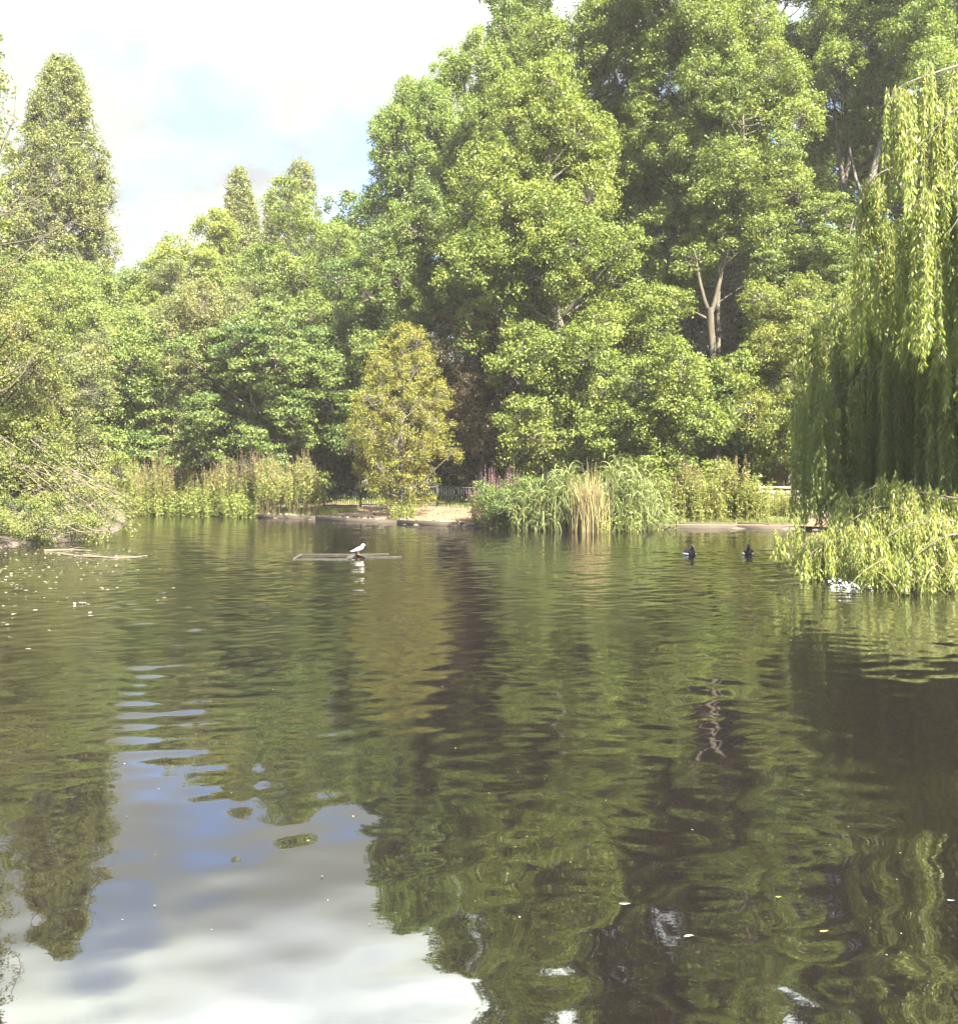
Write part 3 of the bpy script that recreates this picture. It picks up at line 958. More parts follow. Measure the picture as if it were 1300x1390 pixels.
def willow_branch(pix, r0, n, bottom_v, jitter_v=30, spread=.35, **kw):
    """pix: list of (u, v, D); hanging shoots bunch into tassels along the branch"""
    pts = np.array([P(*p) for p in pix])
    s = np.linspace(0, 1, len(pts))
    f = np.linspace(0, 1, 16)
    path = np.stack([np.interp(f, s, pts[:, k]) for k in range(3)], 1)
    for _ in range(2):
        path[1:-1] = (path[:-2] + 2 * path[1:-1] + path[2:]) / 4
    wood.tube(path - wo, np.linspace(r0 * .7, .006, 16), 5)
    nb = max(3, n // 13)
    ft = rng.random(nb)
    bun = rng.integers(0, nb, n)
    t = np.clip(ft[bun] + rng.normal(0, .02, n), 0, 1)
    a = np.stack([np.interp(t, f, path[:, k]) for k in range(3)], 1)
    off = rng.normal(0, spread, (nb, 3)) * np.array([1, 1, .25])
    a2 = a + off[bun] + rng.normal(0, .07, (n, 3))
    twg.twigs(a, a2, .007, .005)
    bl = np.interp(t, [0, 1], [bottom_v[0], bottom_v[1]]) + rng.normal(0, jitter_v, nb)[bun] + rng.normal(0, jitter_v * .35, n)
    zb = CAM_H + (640 - bl) / F * a2[:, 1]
    zb = np.maximum(zb, .02)
    strands(a2 - wo, np.minimum(zb - wo[2], a2[:, 2] - wo[2] - .25), **kw)


C0 = (1560, 260, 22)
# sunlit upper tassels
willow_branch([C0, (1380, 70, 19), (1300, 88, 17.8), (1250, 105, 17.4), (1215, 118, 17.3), (1200, 150, 17.3)], .05, 120, (320, 190), 50, spread=.12)
willow_branch([C0, (1400, 120, 18), (1330, 130, 17), (1290, 150, 16.8), (1245, 200, 16.8)], .05, 180, (450, 380), 60, spread=.2)
willow_branch([C0, (1400, 160, 17), (1330, 190, 16.4), (1290, 230, 16.3), (1250, 280, 16.3)], .05, 180, (520, 480), 36, spread=.2)
willow_branch([C0, (1420, 220, 16.5), (1350, 240, 16), (1310, 280, 15.8), (1285, 320, 15.8)], .05, 130, (525, 500), 24)
willow_branch([C0, (1330, 240, 20), (1260, 226, 19), (1220, 222, 18.8), (1185, 238, 18.6), (1162, 275, 18.6)], .04, 150, (360, 325), 20, spread=.15)
willow_branch([C0, (1350, 310, 20), (1270, 300, 19.2), (1220, 305, 19), (1188, 350, 18.8)], .04, 200, (470, 430), 35)
willow_branch([C0, (1330, 370, 20), (1260, 345, 19.6), (1225, 350, 19.4), (1196, 380, 19.2)], .04, 120, (470, 450), 35)
# the curtain behind, its leaf tone lowered to add to the shade
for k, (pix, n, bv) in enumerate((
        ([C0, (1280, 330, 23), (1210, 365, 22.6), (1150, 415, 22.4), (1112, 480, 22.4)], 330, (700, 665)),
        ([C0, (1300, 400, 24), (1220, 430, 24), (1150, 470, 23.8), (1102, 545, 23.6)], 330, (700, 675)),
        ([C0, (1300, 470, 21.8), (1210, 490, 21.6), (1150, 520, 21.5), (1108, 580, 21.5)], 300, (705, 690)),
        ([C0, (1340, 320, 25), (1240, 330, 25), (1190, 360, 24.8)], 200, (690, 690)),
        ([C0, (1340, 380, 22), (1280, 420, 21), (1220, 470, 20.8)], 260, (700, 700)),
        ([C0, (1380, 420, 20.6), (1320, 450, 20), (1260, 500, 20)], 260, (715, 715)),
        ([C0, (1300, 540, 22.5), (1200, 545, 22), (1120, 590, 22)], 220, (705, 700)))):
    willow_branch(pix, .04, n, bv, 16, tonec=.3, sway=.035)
# the part of the crown beyond the right edge, which shades the curtain
for k in range(230):
    az = rng.uniform(0, 2 * PI)
    rad = rng.uniform(1.5, 5.2)
    ex, ey = wx + math.cos(az) * rad, wy + math.sin(az) * rad
    if ex / ey * F + 650 < 1352 or ey < 16.6:
        continue
    ap = rng.uniform(6.6, 9.4)
    a = np.array([wx - .4, wy, wz + 6.5])
    b = np.array([ex, ey, wz + ap * .82])
    m = (a + b) / 2 + np.array([0, 0, ap * .45])
    path = bez(a, m, b, 10)
    wood.tube(path - wo, np.linspace(.07, .01, 10), 5)
    n = 50
    t = rng.uniform(.3, 1, n)
    aa = np.stack([np.interp(t, np.linspace(0, 1, 10), path[:, j]) for j in range(3)], 1) + rng.normal(0, .35, (n, 3))
    strands(aa - wo, aa[:, 2] - wo[2] - rng.uniform(2.0, 6.5, n), step=.06, width=.06, leafsize=.20)
# low sunlit boughs resting on the water
for pix, n, bv in (
        ([(1420, 720, 21), (1320, 690, 19.4), (1255, 668, 18.8), (1212, 655, 18.5), (1178, 660, 18.9), (1130, 700, 18.4), (1088, 742, 18.2)], 430, (768, 776)),
        ([(1420, 730, 20), (1310, 712, 18.2), (1250, 700, 17.8), (1195, 682, 18.2), (1150, 708, 18.0), (1100, 752, 17.9)], 400, (778, 780)),
        ([(1420, 740, 19), (1330, 715, 17.2), (1280, 704, 16.9), (1235, 708, 16.8), (1195, 735, 16.8), (1165, 765, 16.8)], 330, (800, 792)),
        ([(1420, 760, 18), (1340, 730, 16.6), (1295, 722, 16.3), (1262, 738, 16.2), (1230, 765, 16.2)], 260, (806, 800)),
        ([(1400, 700, 19), (1340, 680, 18.6), (1290, 676, 18.4), (1230, 664, 18.4), (1190, 690, 18.6)], 260, (775, 770))):
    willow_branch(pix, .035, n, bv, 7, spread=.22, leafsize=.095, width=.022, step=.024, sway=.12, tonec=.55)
wood.build("trunk", M["bark"], wroot)
twg.build("shoot", M["twig"], wroot)
V, tone = np.concatenate(LV), np.concatenate(LT)
mesh_np("foliage", V, [quads_idx(len(tone))], M["willow"], wroot, tone=tone)
dw = Wood()
for i in range(26):
    u0, D0 = random.uniform(1190, 1330), random.uniform(15.4, 17)
    a = P(u0, random.uniform(755, 778), D0)
    b = a + np.array([random.gauss(0, .4), random.gauss(-.2, .2), 0])
    b[2] = random.uniform(-.1, .02)
    dw.tube(bez(a, (a + b) / 2 + np.array([random.gauss(0, .1), 0, .12]), b, 6) - wo, np.linspace(.006, .003, 6), 4)
dw.build("branch", M["twig"], wroot)

# ------------------------------------------------------------------ reeds, herbs


def blades(K, h, spread, arch, width, tone_c=.5, vertical=.1, seg=6):
    """arching ribbon blades in a clump around the origin"""
    base = rng.normal(0, 1, (K, 2)) * np.array(spread)
    az = rng.uniform(0, 2 * PI, K)
    H = h * rng.uniform(.55, 1.05, K)
    out = arch * H * rng.uniform(.2, 1.2, K)
    t = np.linspace(0, 1, seg)
    drop = rng.uniform(.0, .35, K) * arch * 1.5
    px = base[:, 0:1] + np.cos(az)[:, None] * out[:, None] * t ** 2.2
    py = base[:, 1:2] + np.sin(az)[:, None] * out[:, None] * t ** 2.2
    pz = H[:, None] * (t - drop[:, None] * t ** 3.5)
    tw = az + PI / 2 + rng.normal(0, .5, K)
    wv = width * rng.uniform(.6, 1.2, K)[:, None] * (1 - t ** 3)[None] * np.minimum(1, .5 + t * 2)[None] + .001
    ax, ay = np.cos(tw)[:, None] * wv, np.sin(tw)[:, None] * wv
    Lf = np.stack([px - ax, py - ay, pz], -1)
    Rt = np.stack([px + ax, py + ay, pz], -1)
    V = np.stack([Lf, Rt], 2).reshape(-1, 3)
    i = np.arange(K * seg * 2).reshape(K, seg, 2)
    q = np.stack([i[:, :-1, 0], i[:, :-1, 1], i[:, 1:, 1], i[:, 1:, 0]], -1).reshape(-1, 4)
    tone = np.repeat(np.clip(rng.normal(tone_c, .2, K), 0, 1), seg - 1)
    return V, q, tone


def reed_leaves(n, per, h, spread):
    """upright canes with long drooping leaves along their upper two thirds"""
    base = rng.normal(0, 1, (n, 2)) * np.array(spread)
    H = h * rng.uniform(.55, 1.0, n) * (1 - .12 * np.abs(base[:, 0] / spread[0]))
    lean = rng.normal(0, .10, (n, 2)) + base * .16
    k = rng.poisson(per, n)
    idx = np.repeat(np.arange(n), k)
    T = len(idx)
    t = rng.uniform(.15, 1.0, T)
    p0 = np.stack([base[idx, 0] + lean[idx, 0] * H[idx] * t, base[idx, 1] + lean[idx, 1] * H[idx] * t, H[idx] * t * .9], 1)
    az = rng.uniform(0, 2 * PI, T)
    L = rng.uniform(.35, .80, T) * (h / 2.4) ** .5
    up0 = rng.uniform(.5, 1.1, T)
    dr = rng.uniform(.5, 1.5, T)
    q_ = np.linspace(0, 1, 6)
    out = L[:, None] * (.55 * q_ + .15 * q_ ** 2)
    z = L[:, None] * (up0[:, None] * q_ - dr[:, None] * q_ ** 2.2)
    dx, dy = np.cos(az)[:, None], np.sin(az)[:, None]
    px, py, pz = p0[:, 0:1] + dx * out, p0[:, 1:2] + dy * out, np.maximum(p0[:, 2:3] + z, .02)
    wd = .014 * rng.uniform(.6, 1.3, T)[:, None] * np.sin(PI * (.12 + .88 * q_) ** .8)[None] + .001
    tw = rng.normal(0, .6, T)[:, None]
    sx_, sy_, sz_ = -dy * np.cos(tw) * wd, dx * np.cos(tw) * wd, np.sin(tw) * wd
    V = np.stack([np.stack([px - sx_, py - sy_, pz - sz_], -1), np.stack([px + sx_, py + sy_, pz + sz_], -1)], 2).reshape(-1, 3)
    i = np.arange(T * 12).reshape(T, 6, 2)
    q = np.stack([i[:, :-1, 0], i[:, :-1, 1], i[:, 1:, 1], i[:, 1:, 0]], -1).reshape(-1, 4)
    st = rng.normal(.5, .15, n)
    tone = np.repeat(np.clip(st[idx] + rng.normal(0, .15, T), 0, 1), 5)
    A = np.stack([base[:, 0], base[:, 1], np.zeros(n)], 1)
    B_ = np.stack([base[:, 0] + lean[:, 0] * H, base[:, 1] + lean[:, 1] * H, H * .9], 1)
    return V, q, tone, A, B_


def reed(u, D, h, n, spread, label, straw=.2):
    x = PX(u, D)
    z = max(g1(x, D), -.25)
    r = thing("reed_clump", label, "reeds", (x, D, z), "reeds standing along the far bank")
    V, q, tn, A, B_ = reed_leaves(n, 13, h - z, spread)
    mesh_np("foliage", V, [q], M["reed"], r, tone=tn)
    Wood().twigs(A, B_, .006, .003, bow=rng.normal(0, .03, A.shape)).build("cane", M["stem"], r)
    V, q, tn = blades(int(n * straw * 4), (h - z) * .5, (spread[0] * .8, spread[1] * .7), .45, .009)
    mesh_np("straw", V, [q], M["straw"], r, tone=tn)
    return r


reed(722, 33.7, 1.75, 90, (.30, .28), "low green reed clump next to the pink loosestrife")
reed(762, 33.3, 2.55, 150, (.36, .32), "tall green reed clump left of the straw-coloured one")
reed(842, 33.0, 2.85, 190, (.42, .32), "tall green reed clump right of the straw-coloured one, arching over it", straw=.1)
reed(878, 33.6, 1.6, 70, (.30, .28), "short green reed clump at the end of the kerb", straw=.05)
x = PX(802, 32.2)
r = thing("reed_clump", "dry straw-coloured reed clump standing upright in the water", "reeds", (x, 32.2, -.12), "reeds standing along the far bank")
V, q, tn = blades(520, 1.95, (.24, .18), .30, .009, seg=6)
mesh_np("foliage", V, [q], M["straw"], r, tone=tn)
V, q, tn = blades(36, 2.5, (.12, .10), .16, .009, seg=6)
mesh_np("tall_stalk", V, [q], M["straw"], r, tone=tn)


def herb(name, label, cat, u, D, h, width, n, mat="herb", top=None, topfrac=.28, leaf=.085, per=34, stemmat="stem", group=None, dens=1.0, low=.0):
    """a stand of upright stems with leaves up them, and flower spikes or seed heads on top"""
    x = PX(u, D)
    z = max(g1(x, D) - .03, -.02)
    r = thing(name, label, cat, (x, D, z), group)
    hw = width / 2
    bx = rng.uniform(-hw, hw, n)
    byy = rng.normal(0, min(.5, hw * .7), n)
    hh = h * rng.uniform(.6, 1.05, n) * (1 - .3 * (bx / hw) ** 2) * (1 + .12 * np.sin(bx * 5 + rng.uniform(0, 6)))
    A = np.stack([bx, byy, np.zeros(n)], 1)
    Bt = A + np.stack([rng.normal(0, .08, n) * hh + bx * .12, rng.normal(0, .08, n) * hh, hh], 1)
    w = Wood()
    w.twigs(A, Bt, .008, .004, bow=rng.normal(0, .03, (n, 3)))
    w.build("stem", M[stemmat], r)
    k = rng.poisson(per * dens, n)
    idx = np.repeat(np.arange(n), k)
    T = len(idx)
    t = low + (1 - low) * rng.random(T) * (1 - topfrac * .5 if top else 1)
    side = rng.normal(size=(T, 3)) * np.array([1, 1, .3])
    side = unit(side)
    pos = A[idx] + (Bt - A)[idx] * t[:, None] + side * leaf * 1.0
    nrm = rng.normal(size=(T, 3)) * .5 + np.array([0, -.15, .7])
    L = leaf * rng.uniform(.6, 1.3, T)
    V = leaf_quads(pos, nrm, L, L * .42, tang=side + np.array([0, 0, .2]))
    st = rng.normal(.5, .15, n)
    mesh_np("foliage", V, [quads_idx(T)], M[mat], r, tone=np.clip(st[idx] + rng.normal(0, .16, T), 0, 1))
    if top:
        keep = np.nonzero(rng.random(n) < .8)[0]
        idx = np.repeat(keep, 46)
        T = len(idx)
        t = 1 - topfrac * rng.random(T)
        rad = (.028 if top in ("spike", "rust") else .06) * (1.15 - (t - 1 + topfrac) / topfrac)
        d = unit(rng.normal(size=(T, 3)))
        pos = A[idx] + (Bt - A)[idx] * (t[:, None] + .04) + d * rad[:, None]
        V = leaf_quads(pos, d + rng.normal(0, .4, (T, 3)), .045, .032)
        mesh_np("flower_spike", V, [quads_idx(T)], M[top], r, tone=rng.random(T))
    return r


GL = "tall waterside plants on the left bank"
for u, D, h, wd, n, low, tp, lab in (
        (172, 44.0, 2.45, 1.5, 130, .05, "seed", "pale seeding willowherb stand right behind the fallen branches"),
        (212, 45.2, 2.7, 1.7, 150, .05, "seed", "pale seeding willowherb stand between the fallen branches and the low leafy plants"),
        (248, 45.4, 2.6, 1.2, 100, .15, "seed", "leafy willowherb stand with tan stems, left of the dark gap in the plants"),
        (306, 44.0, 2.55, 1.3, 120, .05, "seed", "pinkish seeding willowherb stand just right of the dark gap in the plants"),
        (338, 43.6, 2.95, .9, 60, .05, "spike", "loosestrife with rose-pink spires taller than the pale plants around it"),
        (370, 42.8, 2.45, 1.4, 120, .35, "seed", "seeding willowherb stand with bare tan stems, second from the sandy bank"),
        (412, 41.9, 2.35, 1.3, 110, .35, "seed", "seeding willowherb stand with bare tan stems, nearest the sandy bank")):
    herb("loosestrife" if tp == "spike" else "willowherb", lab, "plant", u, D, h, wd, n, top=tp, topfrac=.36, group=GL, low=low, per=48, leaf=.09)
for u, D, h, wd, lab in ((195, 44.9, .85, 1.5, "low leafy nettle patch at the water's edge, below the willowherb by the fallen branches"),
                         (243, 45.0, 1.15, 1.3, "low leafy nettle patch at the water's edge, below the dark gap in the plants"),
                         (290, 43.9, 1.35, 1.5, "low leafy nettle patch at the water's edge, in front of the pinkish willowherb"),
                         (330, 42.9, 1.0, 1.3, "low leafy nettle patch at the water's edge, next to the start of the kerb")):
    herb("nettle_patch", lab, "plant", u, D, h, wd, 150, per=44, leaf=.11, mat="syc", group="leafy patches on the left bank")
GR = "plants by the reeds"
herb("loosestrife", "purple-pink loosestrife beside the sandy bank, left of the reeds", "plant", 660, 35.5, 1.75, .9, 60, top="spike", topfrac=.4, group=GR)
herb("loosestrife", "purple-pink loosestrife half hidden by the low reed clump", "plant", 695, 35.0, 1.85, .9, 60, top="spike", topfrac=.4, group=GR)
tree("willow_bush", "low dark leafy bush hanging over the kerb below the pink loosestrife", "bush",
     [(655, 665, 700), (672, 648, 722), (690, 645, 735), (706, 655, 735), (714, 670, 730)],
     34.4, "syc_dark", base_u=695, lobe=.42, clump=.26, per=36, size=.08, trunk_r=.04, gap=.1)
herb("leafy_plant", "broad-leaved dark green plant standing in the water between the reed clumps", "plant", 835, 32.8, 1.0, 1.2, 70, mat="syc", per=40, leaf=.11, group=GR)
herb("leafy_plant", "bright green plant growing at the foot of the yellowing hawthorn", "plant", 548, 38.0, .75, .8, 60, mat="grass", per=40, leaf=.07, group=GR)
GH = "tall green herbs behind the right-hand kerb"
for u, D, h, wd, t_, lab in ((905, 35.6, 1.75, 1.0, None, "leafy green herb stand touching the reeds"),
                         (935, 35.5, 1.95, .9, "seed", "leafy herb stand with pale tips, next to the one touching the reeds"),
                         (962, 35.4, 1.75, .9, None, "yellow-green herb stand in the middle of the kerb-side herbs"),
                         (992, 35.6, 2.0, 1.0, "seed", "tallest leafy herb stand, with faint pink tips"),
                         (1022, 35.3, 1.75, .8, None, "dark leafy herb stand at the end next to the low wall")):
    herb("herb_stand", lab, "plant", u, D, h, wd, 80, per=46, leaf=.10, top=t_, topfrac=.14, group=GH)
GW = "plants by the low wall"
herb("shrubby_plant", "yellow-green plant covering the front of the low wall", "plant", 1052, 36.6, 1.1, 1.2, 90, mat="pale", per=40, leaf=.07, group=GW)
herb("shrubby_plant", "straggly plant half hidden by the willow in front of the low wall", "plant", 1085, 36.2, .95, 1.0, 70, mat="herb", per=36, leaf=.07, group=GW)
herb("dock", "rusty red dock spikes standing behind the low wall", "plant", 1062, 38.6, 1.75, 1.2, 26, top="rust", topfrac=.3, per=6, group=GW)
# low pale wall with a coping
o = P(1072, 660, 37.6)
gzz = g1(o[0], o[1])
wl = thing("low_wall", "low pale stone wall with a flat coping beside the willow", "wall", (o[0], o[1], gzz))
top_z = o[2] - gzz
w = Wood()
nx_, nz_ = 8, 4
for j in range(nz_):
    for i in range(nx_):
        cw = 2.6 / nx_
        w.box(((i - nx_ / 2 + .5 + (.25 if j % 2 else 0)) * cw, rng.normal(0, .01), -.1 + (j + .5) * (top_z) / nz_), (cw / 2 - .006, .15, top_z / nz_ / 2 - .005))
w.build("masonry", M["stone"], wl, smooth=False)
w = Wood()
for i in range(4):
    w.box(((i - 1.5) * .68, 0, top_z - .05), (.335, .2, .045))
w.build("coping", M["stone"], wl, smooth=False)
# cream umbel flower above the wall
o = P(1085, 690, 38.3)
uf = thing("hogweed", "cream flat-topped hogweed flower rising above the low wall", "plant", (o[0], o[1], g1(o[0], o[1])))
w = Wood()
hz = P(0, 646, 38.3)[2] - uf.location.z
w.tube([(0, 0, 0), (.02, 0, hz * .6), (0, 0, hz - .1)], [.014, .011, .008], 5)
ray = [(.16 * math.cos(k * 2.4) * math.sqrt(k / 14), .16 * math.sin(k * 2.4) * math.sqrt(k / 14), hz + rng.normal(0, .01)) for k in range(14)]
for p_ in ray:
    w.tube([(0, 0, hz - .1), (p_[0] * .6, p_[1] * .6, hz - .03), p_], [.004, .003, .002], 3)
w.build("stem", M["stem"], uf)
idx = np.repeat(np.arange(14), 30)
pos = np.array(ray)[idx] + rng.normal(0, .022, (len(idx), 3)) * np.array([1, 1, .4])
V = leaf_quads(pos, rng.normal(0, .3, (len(idx), 3)) + np.array([0, 0, 1]), .026, .022)
mesh_np("flower_head", V, [quads_idx(len(idx))], M["cream"], uf, tone=rng.random(len(idx)))

# dark iron railing behind the sand
rp0, rp1 = np.array([PX(440, 44.3), 44.3]), np.array([PX(705, 40.6), 40.6])
rc = (rp0 + rp1) / 2
rl = thing("metal_railing", "low dark iron railing, coloured near black for shade, behind the sandy bank", "railing", (rc[0], rc[1], g1(*rc)))
Ltot = np.linalg.norm(rp1 - rp0)
tdir = (rp1 - rp0) / Ltot
ax = [(tdir[0], tdir[1], 0), (-tdir[1], tdir[0], 0), (0, 0, 1)]
npan = 5
bars, zc0 = Wood(), rl.location.z
for i in range(npan):
    c = rp0 + tdir * Ltot * (i + .5) / npan
    w = Wood()
    zc = g1(*c) - zc0
    for hgt in (.12, .78):
        w.box((c[0] - rc[0], c[1] - rc[1], zc + hgt), (Ltot / npan / 2 - .03, .012, .02), ax)
    nb = int(Ltot / npan / .11)
    for j in range(nb):
        cc = c + tdir * (j - nb / 2 + .5) * .11
        w.box((cc[0] - rc[0], cc[1] - rc[1], zc + .45), (.008, .008, .31), ax)
    w.build("bar_panel", M["iron"], rl, smooth=False)
for i in range(npan + 1):
    c = rp0 + tdir * Ltot * i / npan
    Wood().box((c[0] - rc[0], c[1] - rc[1], g1(*c) - zc0 + .42), (.028, .028, .47), ax).build("post", M["iron"], rl, smooth=False)

# ---- ground cover
K = 5200
X = rng.uniform(-22, 22, K)
Y = rng.uniform(36, 62, K)
s = shore_sd(X, Y)
onsand = (X > PX(345, 42.6)) & (X < PX(760, 36)) & (s < 4.8)
keep = (s > (1.2)) & ~onsand & ~((X > 5) & (s < 2.8))
C = np.stack([X, Y, gz(X, Y) + .12], 1)[keep]
V, tone = clump_leaves(C, rng.uniform(.3, .8, len(C)), 20, .11, flat=.5)
gc = mesh_np("undergrowth", V, [quads_idx(len(tone))], M["ivy"], tone=tone)
tag(gc, "dark ivy and low leaves covering the ground under the trees", "undergrowth", kind="stuff")


def grass_on(pts, h, name, label):
    K = len(pts)
    az = rng.uniform(0, 2 * PI, K)
    H = h * rng.uniform(.4, 1.2, K)
    tip = pts + np.stack([np.cos(az) * H * .5, np.sin(az) * H * .5, H], 1)
    side = np.stack([-np.sin(az), np.cos(az), np.zeros(K)], 1) * .007
    V = np.stack([pts - side, pts + side, tip], 1).reshape(-1, 3)
    o = mesh_np(name, V, [np.arange(K * 3).reshape(K, 3)], M["grass"], tone=rng.random(K))
    tag(o, label, "grass", kind="stuff")


def along(poly, d0, d1, K):
    poly = np.array(poly)
    L = np.r_[0, np.cumsum(np.linalg.norm(np.diff(poly, axis=0), axis=1))]
    s_ = rng.uniform(0, L[-1], K)
    px, py = np.interp(s_, L, poly[:, 0]), np.interp(s_, L, poly[:, 1])
    e = .05
    qx, qy = np.interp(s_ + e, L, poly[:, 0]), np.interp(s_ + e, L, poly[:, 1])
    tx, ty = qx - px, qy - py
    ln = np.hypot(tx, ty) + 1e-6
    d = rng.uniform(d0, d1, K)
    x, y_ = px - ty / ln * d, py + tx / ln * d
    return np.stack([x, y_, gz(x, y_) + .02], 1)


pa = along([bank_poly[0], bank_poly[1]], .3, 2.6, 7000)
pb = along([(PX(640, 35), 35), (PX(740, 33.8), 33.8)], .2, 2.2, 5000)
pc = along([(PX(880, 34.4), 34.4), (PX(1000, 34.2), 34.2), (PX(1095, 33.6), 33.6)], .5, 1.6, 9000)
pd = along([(PX(178, 45), 45), (PX(250, 45.7), 45.7), (PX(350, 42.4), 42.4)], .1, 2.5, 6000)
pe = along([bank_poly[0], bank_poly[1], bank_poly[2]], 4.4, 6.0, 5000)
grass_on(np.concatenate([pa, pb, pc, pd, pe]), .16, "grass", "short green grass along the edges of the far bank")

lt_ = np.concatenate([along(bank_poly, .15, 4.2, 900), along([(PX(885, 34.4), 34.4), (PX(1000, 34.2), 34.2), (PX(1095, 33.6), 33.6)], .1, 2.6, 500)])
lt_[:, 2] += .025
L_ = rng.uniform(.04, .11, len(lt_))
V = leaf_quads(lt_, rng.normal(0, .35, lt_.shape) + np.array([0, 0, 1]), L_, L_ * .6)
M["litter"] = leaf_mat("fallen_leaf", [(.030, .022, .014), (.055, .040, .022), (.095, .072, .030)], trans=.1, tcol=(1, 1, .8))
o = mesh_np("leaf_litter", V, [quads_idx(len(lt_))], M["litter"], tone=rng.random(len(lt_)))
tag(o, "brown fallen leaves scattered over the sandy bank", "leaf litter", kind="stuff")
w = Wood()
st_ = along(bank_poly, .0, .5, 130)
for p_ in st_:
    r_ = rng.uniform(.02, .06)
    w.tube([p_ + (-r_, 0, .03), p_ + (-r_ * .6, 0, .04), p_ + (r_ * .6, 0, .04), p_ + (r_, 0, .03)], [r_ * .2, r_ * .7, r_ * .65, r_ * .15], 6)
o = w.build("pebbles", M["stone"])
tag(o, "small pebbles and clods along the water's edge", "pebbles", kind="stuff")

# ------------------------------------------------------------------ birds and floating things


def loft(secs, n=14):
    """secs: (centre xyz, half width, half height) along y -> closed body"""
    V = []
    for c, a, b in secs:
        an = np.arange(n) * 2 * PI / n
        V.append(np.stack([c[0] + a * np.cos(an), np.full(n, c[1]), c[2] + b * np.sin(an)], 1))
    V = np.concatenate(V)
    k = len(secs)
    i = np.arange(k * n).reshape(k, n)
    qd = np.stack([i[:-1], np.roll(i[:-1], -1, 1), np.roll(i[1:], -1, 1), i[1:]], -1).reshape(-1, 4)
    return V, qd


def body(name, secs, mat, parent, n=14, sub=1):
    V, qd = loft(secs, n)
    o_ = mesh_np(name, V, [qd], M[mat], parent, smooth=True)
    if sub:
        md = o_.modifiers.new("smooth", "SUBSURF")
        md.levels = md.render_levels = sub
    return o_


def duck(loc, label, pale_face):
    r = thing("duck", label, "duck", (loc[0], loc[1], 0), "dark ducks swimming towards the camera", rz=rng.normal(0, .15))
    # faces -Y
    body("body", [((0, -.19, .045), .004, .004), ((0, -.185, .05), .05, .045), ((0, -.15, .055), .085, .08), ((0, -.06, .055), .118, .10), ((0, .05, .055), .12, .10),
                  ((0, .14, .065), .085, .075), ((0, .20, .085), .05, .03), ((0, .25, .10), .035, .010), ((0, .255, .10), .004, .004)], "duck_dark", r)
    hd = body("head", [((0, -.225, .205), .004, .004), ((0, -.222, .205), .026, .028), ((0, -.19, .215), .036, .042), ((0, -.155, .212), .036, .042), ((0, -.125, .20), .020, .026), ((0, -.12, .20), .004, .004)],
         "duck_head" if pale_face else "duck_dark", r)
    w_ = Wood().tube([(0, -.11, .06), (0, -.15, .12), (0, -.165, .17), (0, -.165, .21)], [.055, .04, .030, .030], 12)
    w_.build("neck", M["duck_dark"], r)
    body("bill", [((0, -.275, .192), .003, .002), ((0, -.272, .192), .015, .006), ((0, -.245, .197), .013, .009), ((0, -.215, .204), .014, .014)], "bill" if pale_face else "duck_dark", hd, n=10)
    for s_ in (-1, 1):
        e = body("eye", [((s_ * .033, -.204, .222), .001, .001), ((s_ * .034, -.200, .222), .006, .006), ((s_ * .033, -.196, .222), .001, .001)], "eye", hd, n=8, sub=0)
        V, qd = loft([((s_ * .075, -.165, .022), .006, .006), ((s_ * .085, -.12, .026), .030, .026), ((s_ * .098, -.02, .026), .028, .028), ((s_ * .090, .08, .03), .022, .022), ((s_ * .07, .13, .04), .004, .004)], 10)
        mesh_np("wing_flank", V, [qd], M["duck_pale"], r, smooth=True)
    return r


d1 = duck(DUCKS[0], "dark duck with a brownish face, swimming left of the other dark duck", True)
d2 = duck(DUCKS[1], "all-black-headed dark duck swimming nearer the willow", False)
for d_ in (d1, d2):
    d_.scale = (1.05, 1.05, 1.05)

# gull on the frame, facing right (+X)
FZ = .055
gx, gy = PX(487, 22.9), 22.9
gl = thing("gull", "white gull standing on the floating timber frame", "gull", (gx, gy, FZ), rz=-PI / 2 + .25 + PI)
# built facing -Y, turned to face right
body("body", [((0, -.105, .175), .004, .004), ((0, -.10, .175), .030, .035), ((0, -.07, .165), .050, .055), ((0, 0, .135), .060, .062), ((0, .07, .105), .045, .042), ((0, .12, .085), .022, .018), ((0, .17, .066), .016, .006), ((0, .172, .066), .003, .003)],
     "gull_white", gl)
ghd = body("head", [((0, -.148, .232), .003, .003), ((0, -.145, .232), .018, .018), ((0, -.12, .238), .030, .032), ((0, -.09, .235), .032, .036), ((0, -.06, .215), .026, .032), ((0, -.045, .20), .004, .004)], "gull_white", gl)
Wood().tube([(0, -.075, .16), (0, -.088, .19), (0, -.095, .23)], [.044, .036, .028], 12).build("neck", M["gull_white"], gl)
body("beak", [((0, -.178, .226), .002, .002), ((0, -.165, .229), .005, .005), ((0, -.140, .232), .008, .009)], "orange_leg", ghd, n=8, sub=0)
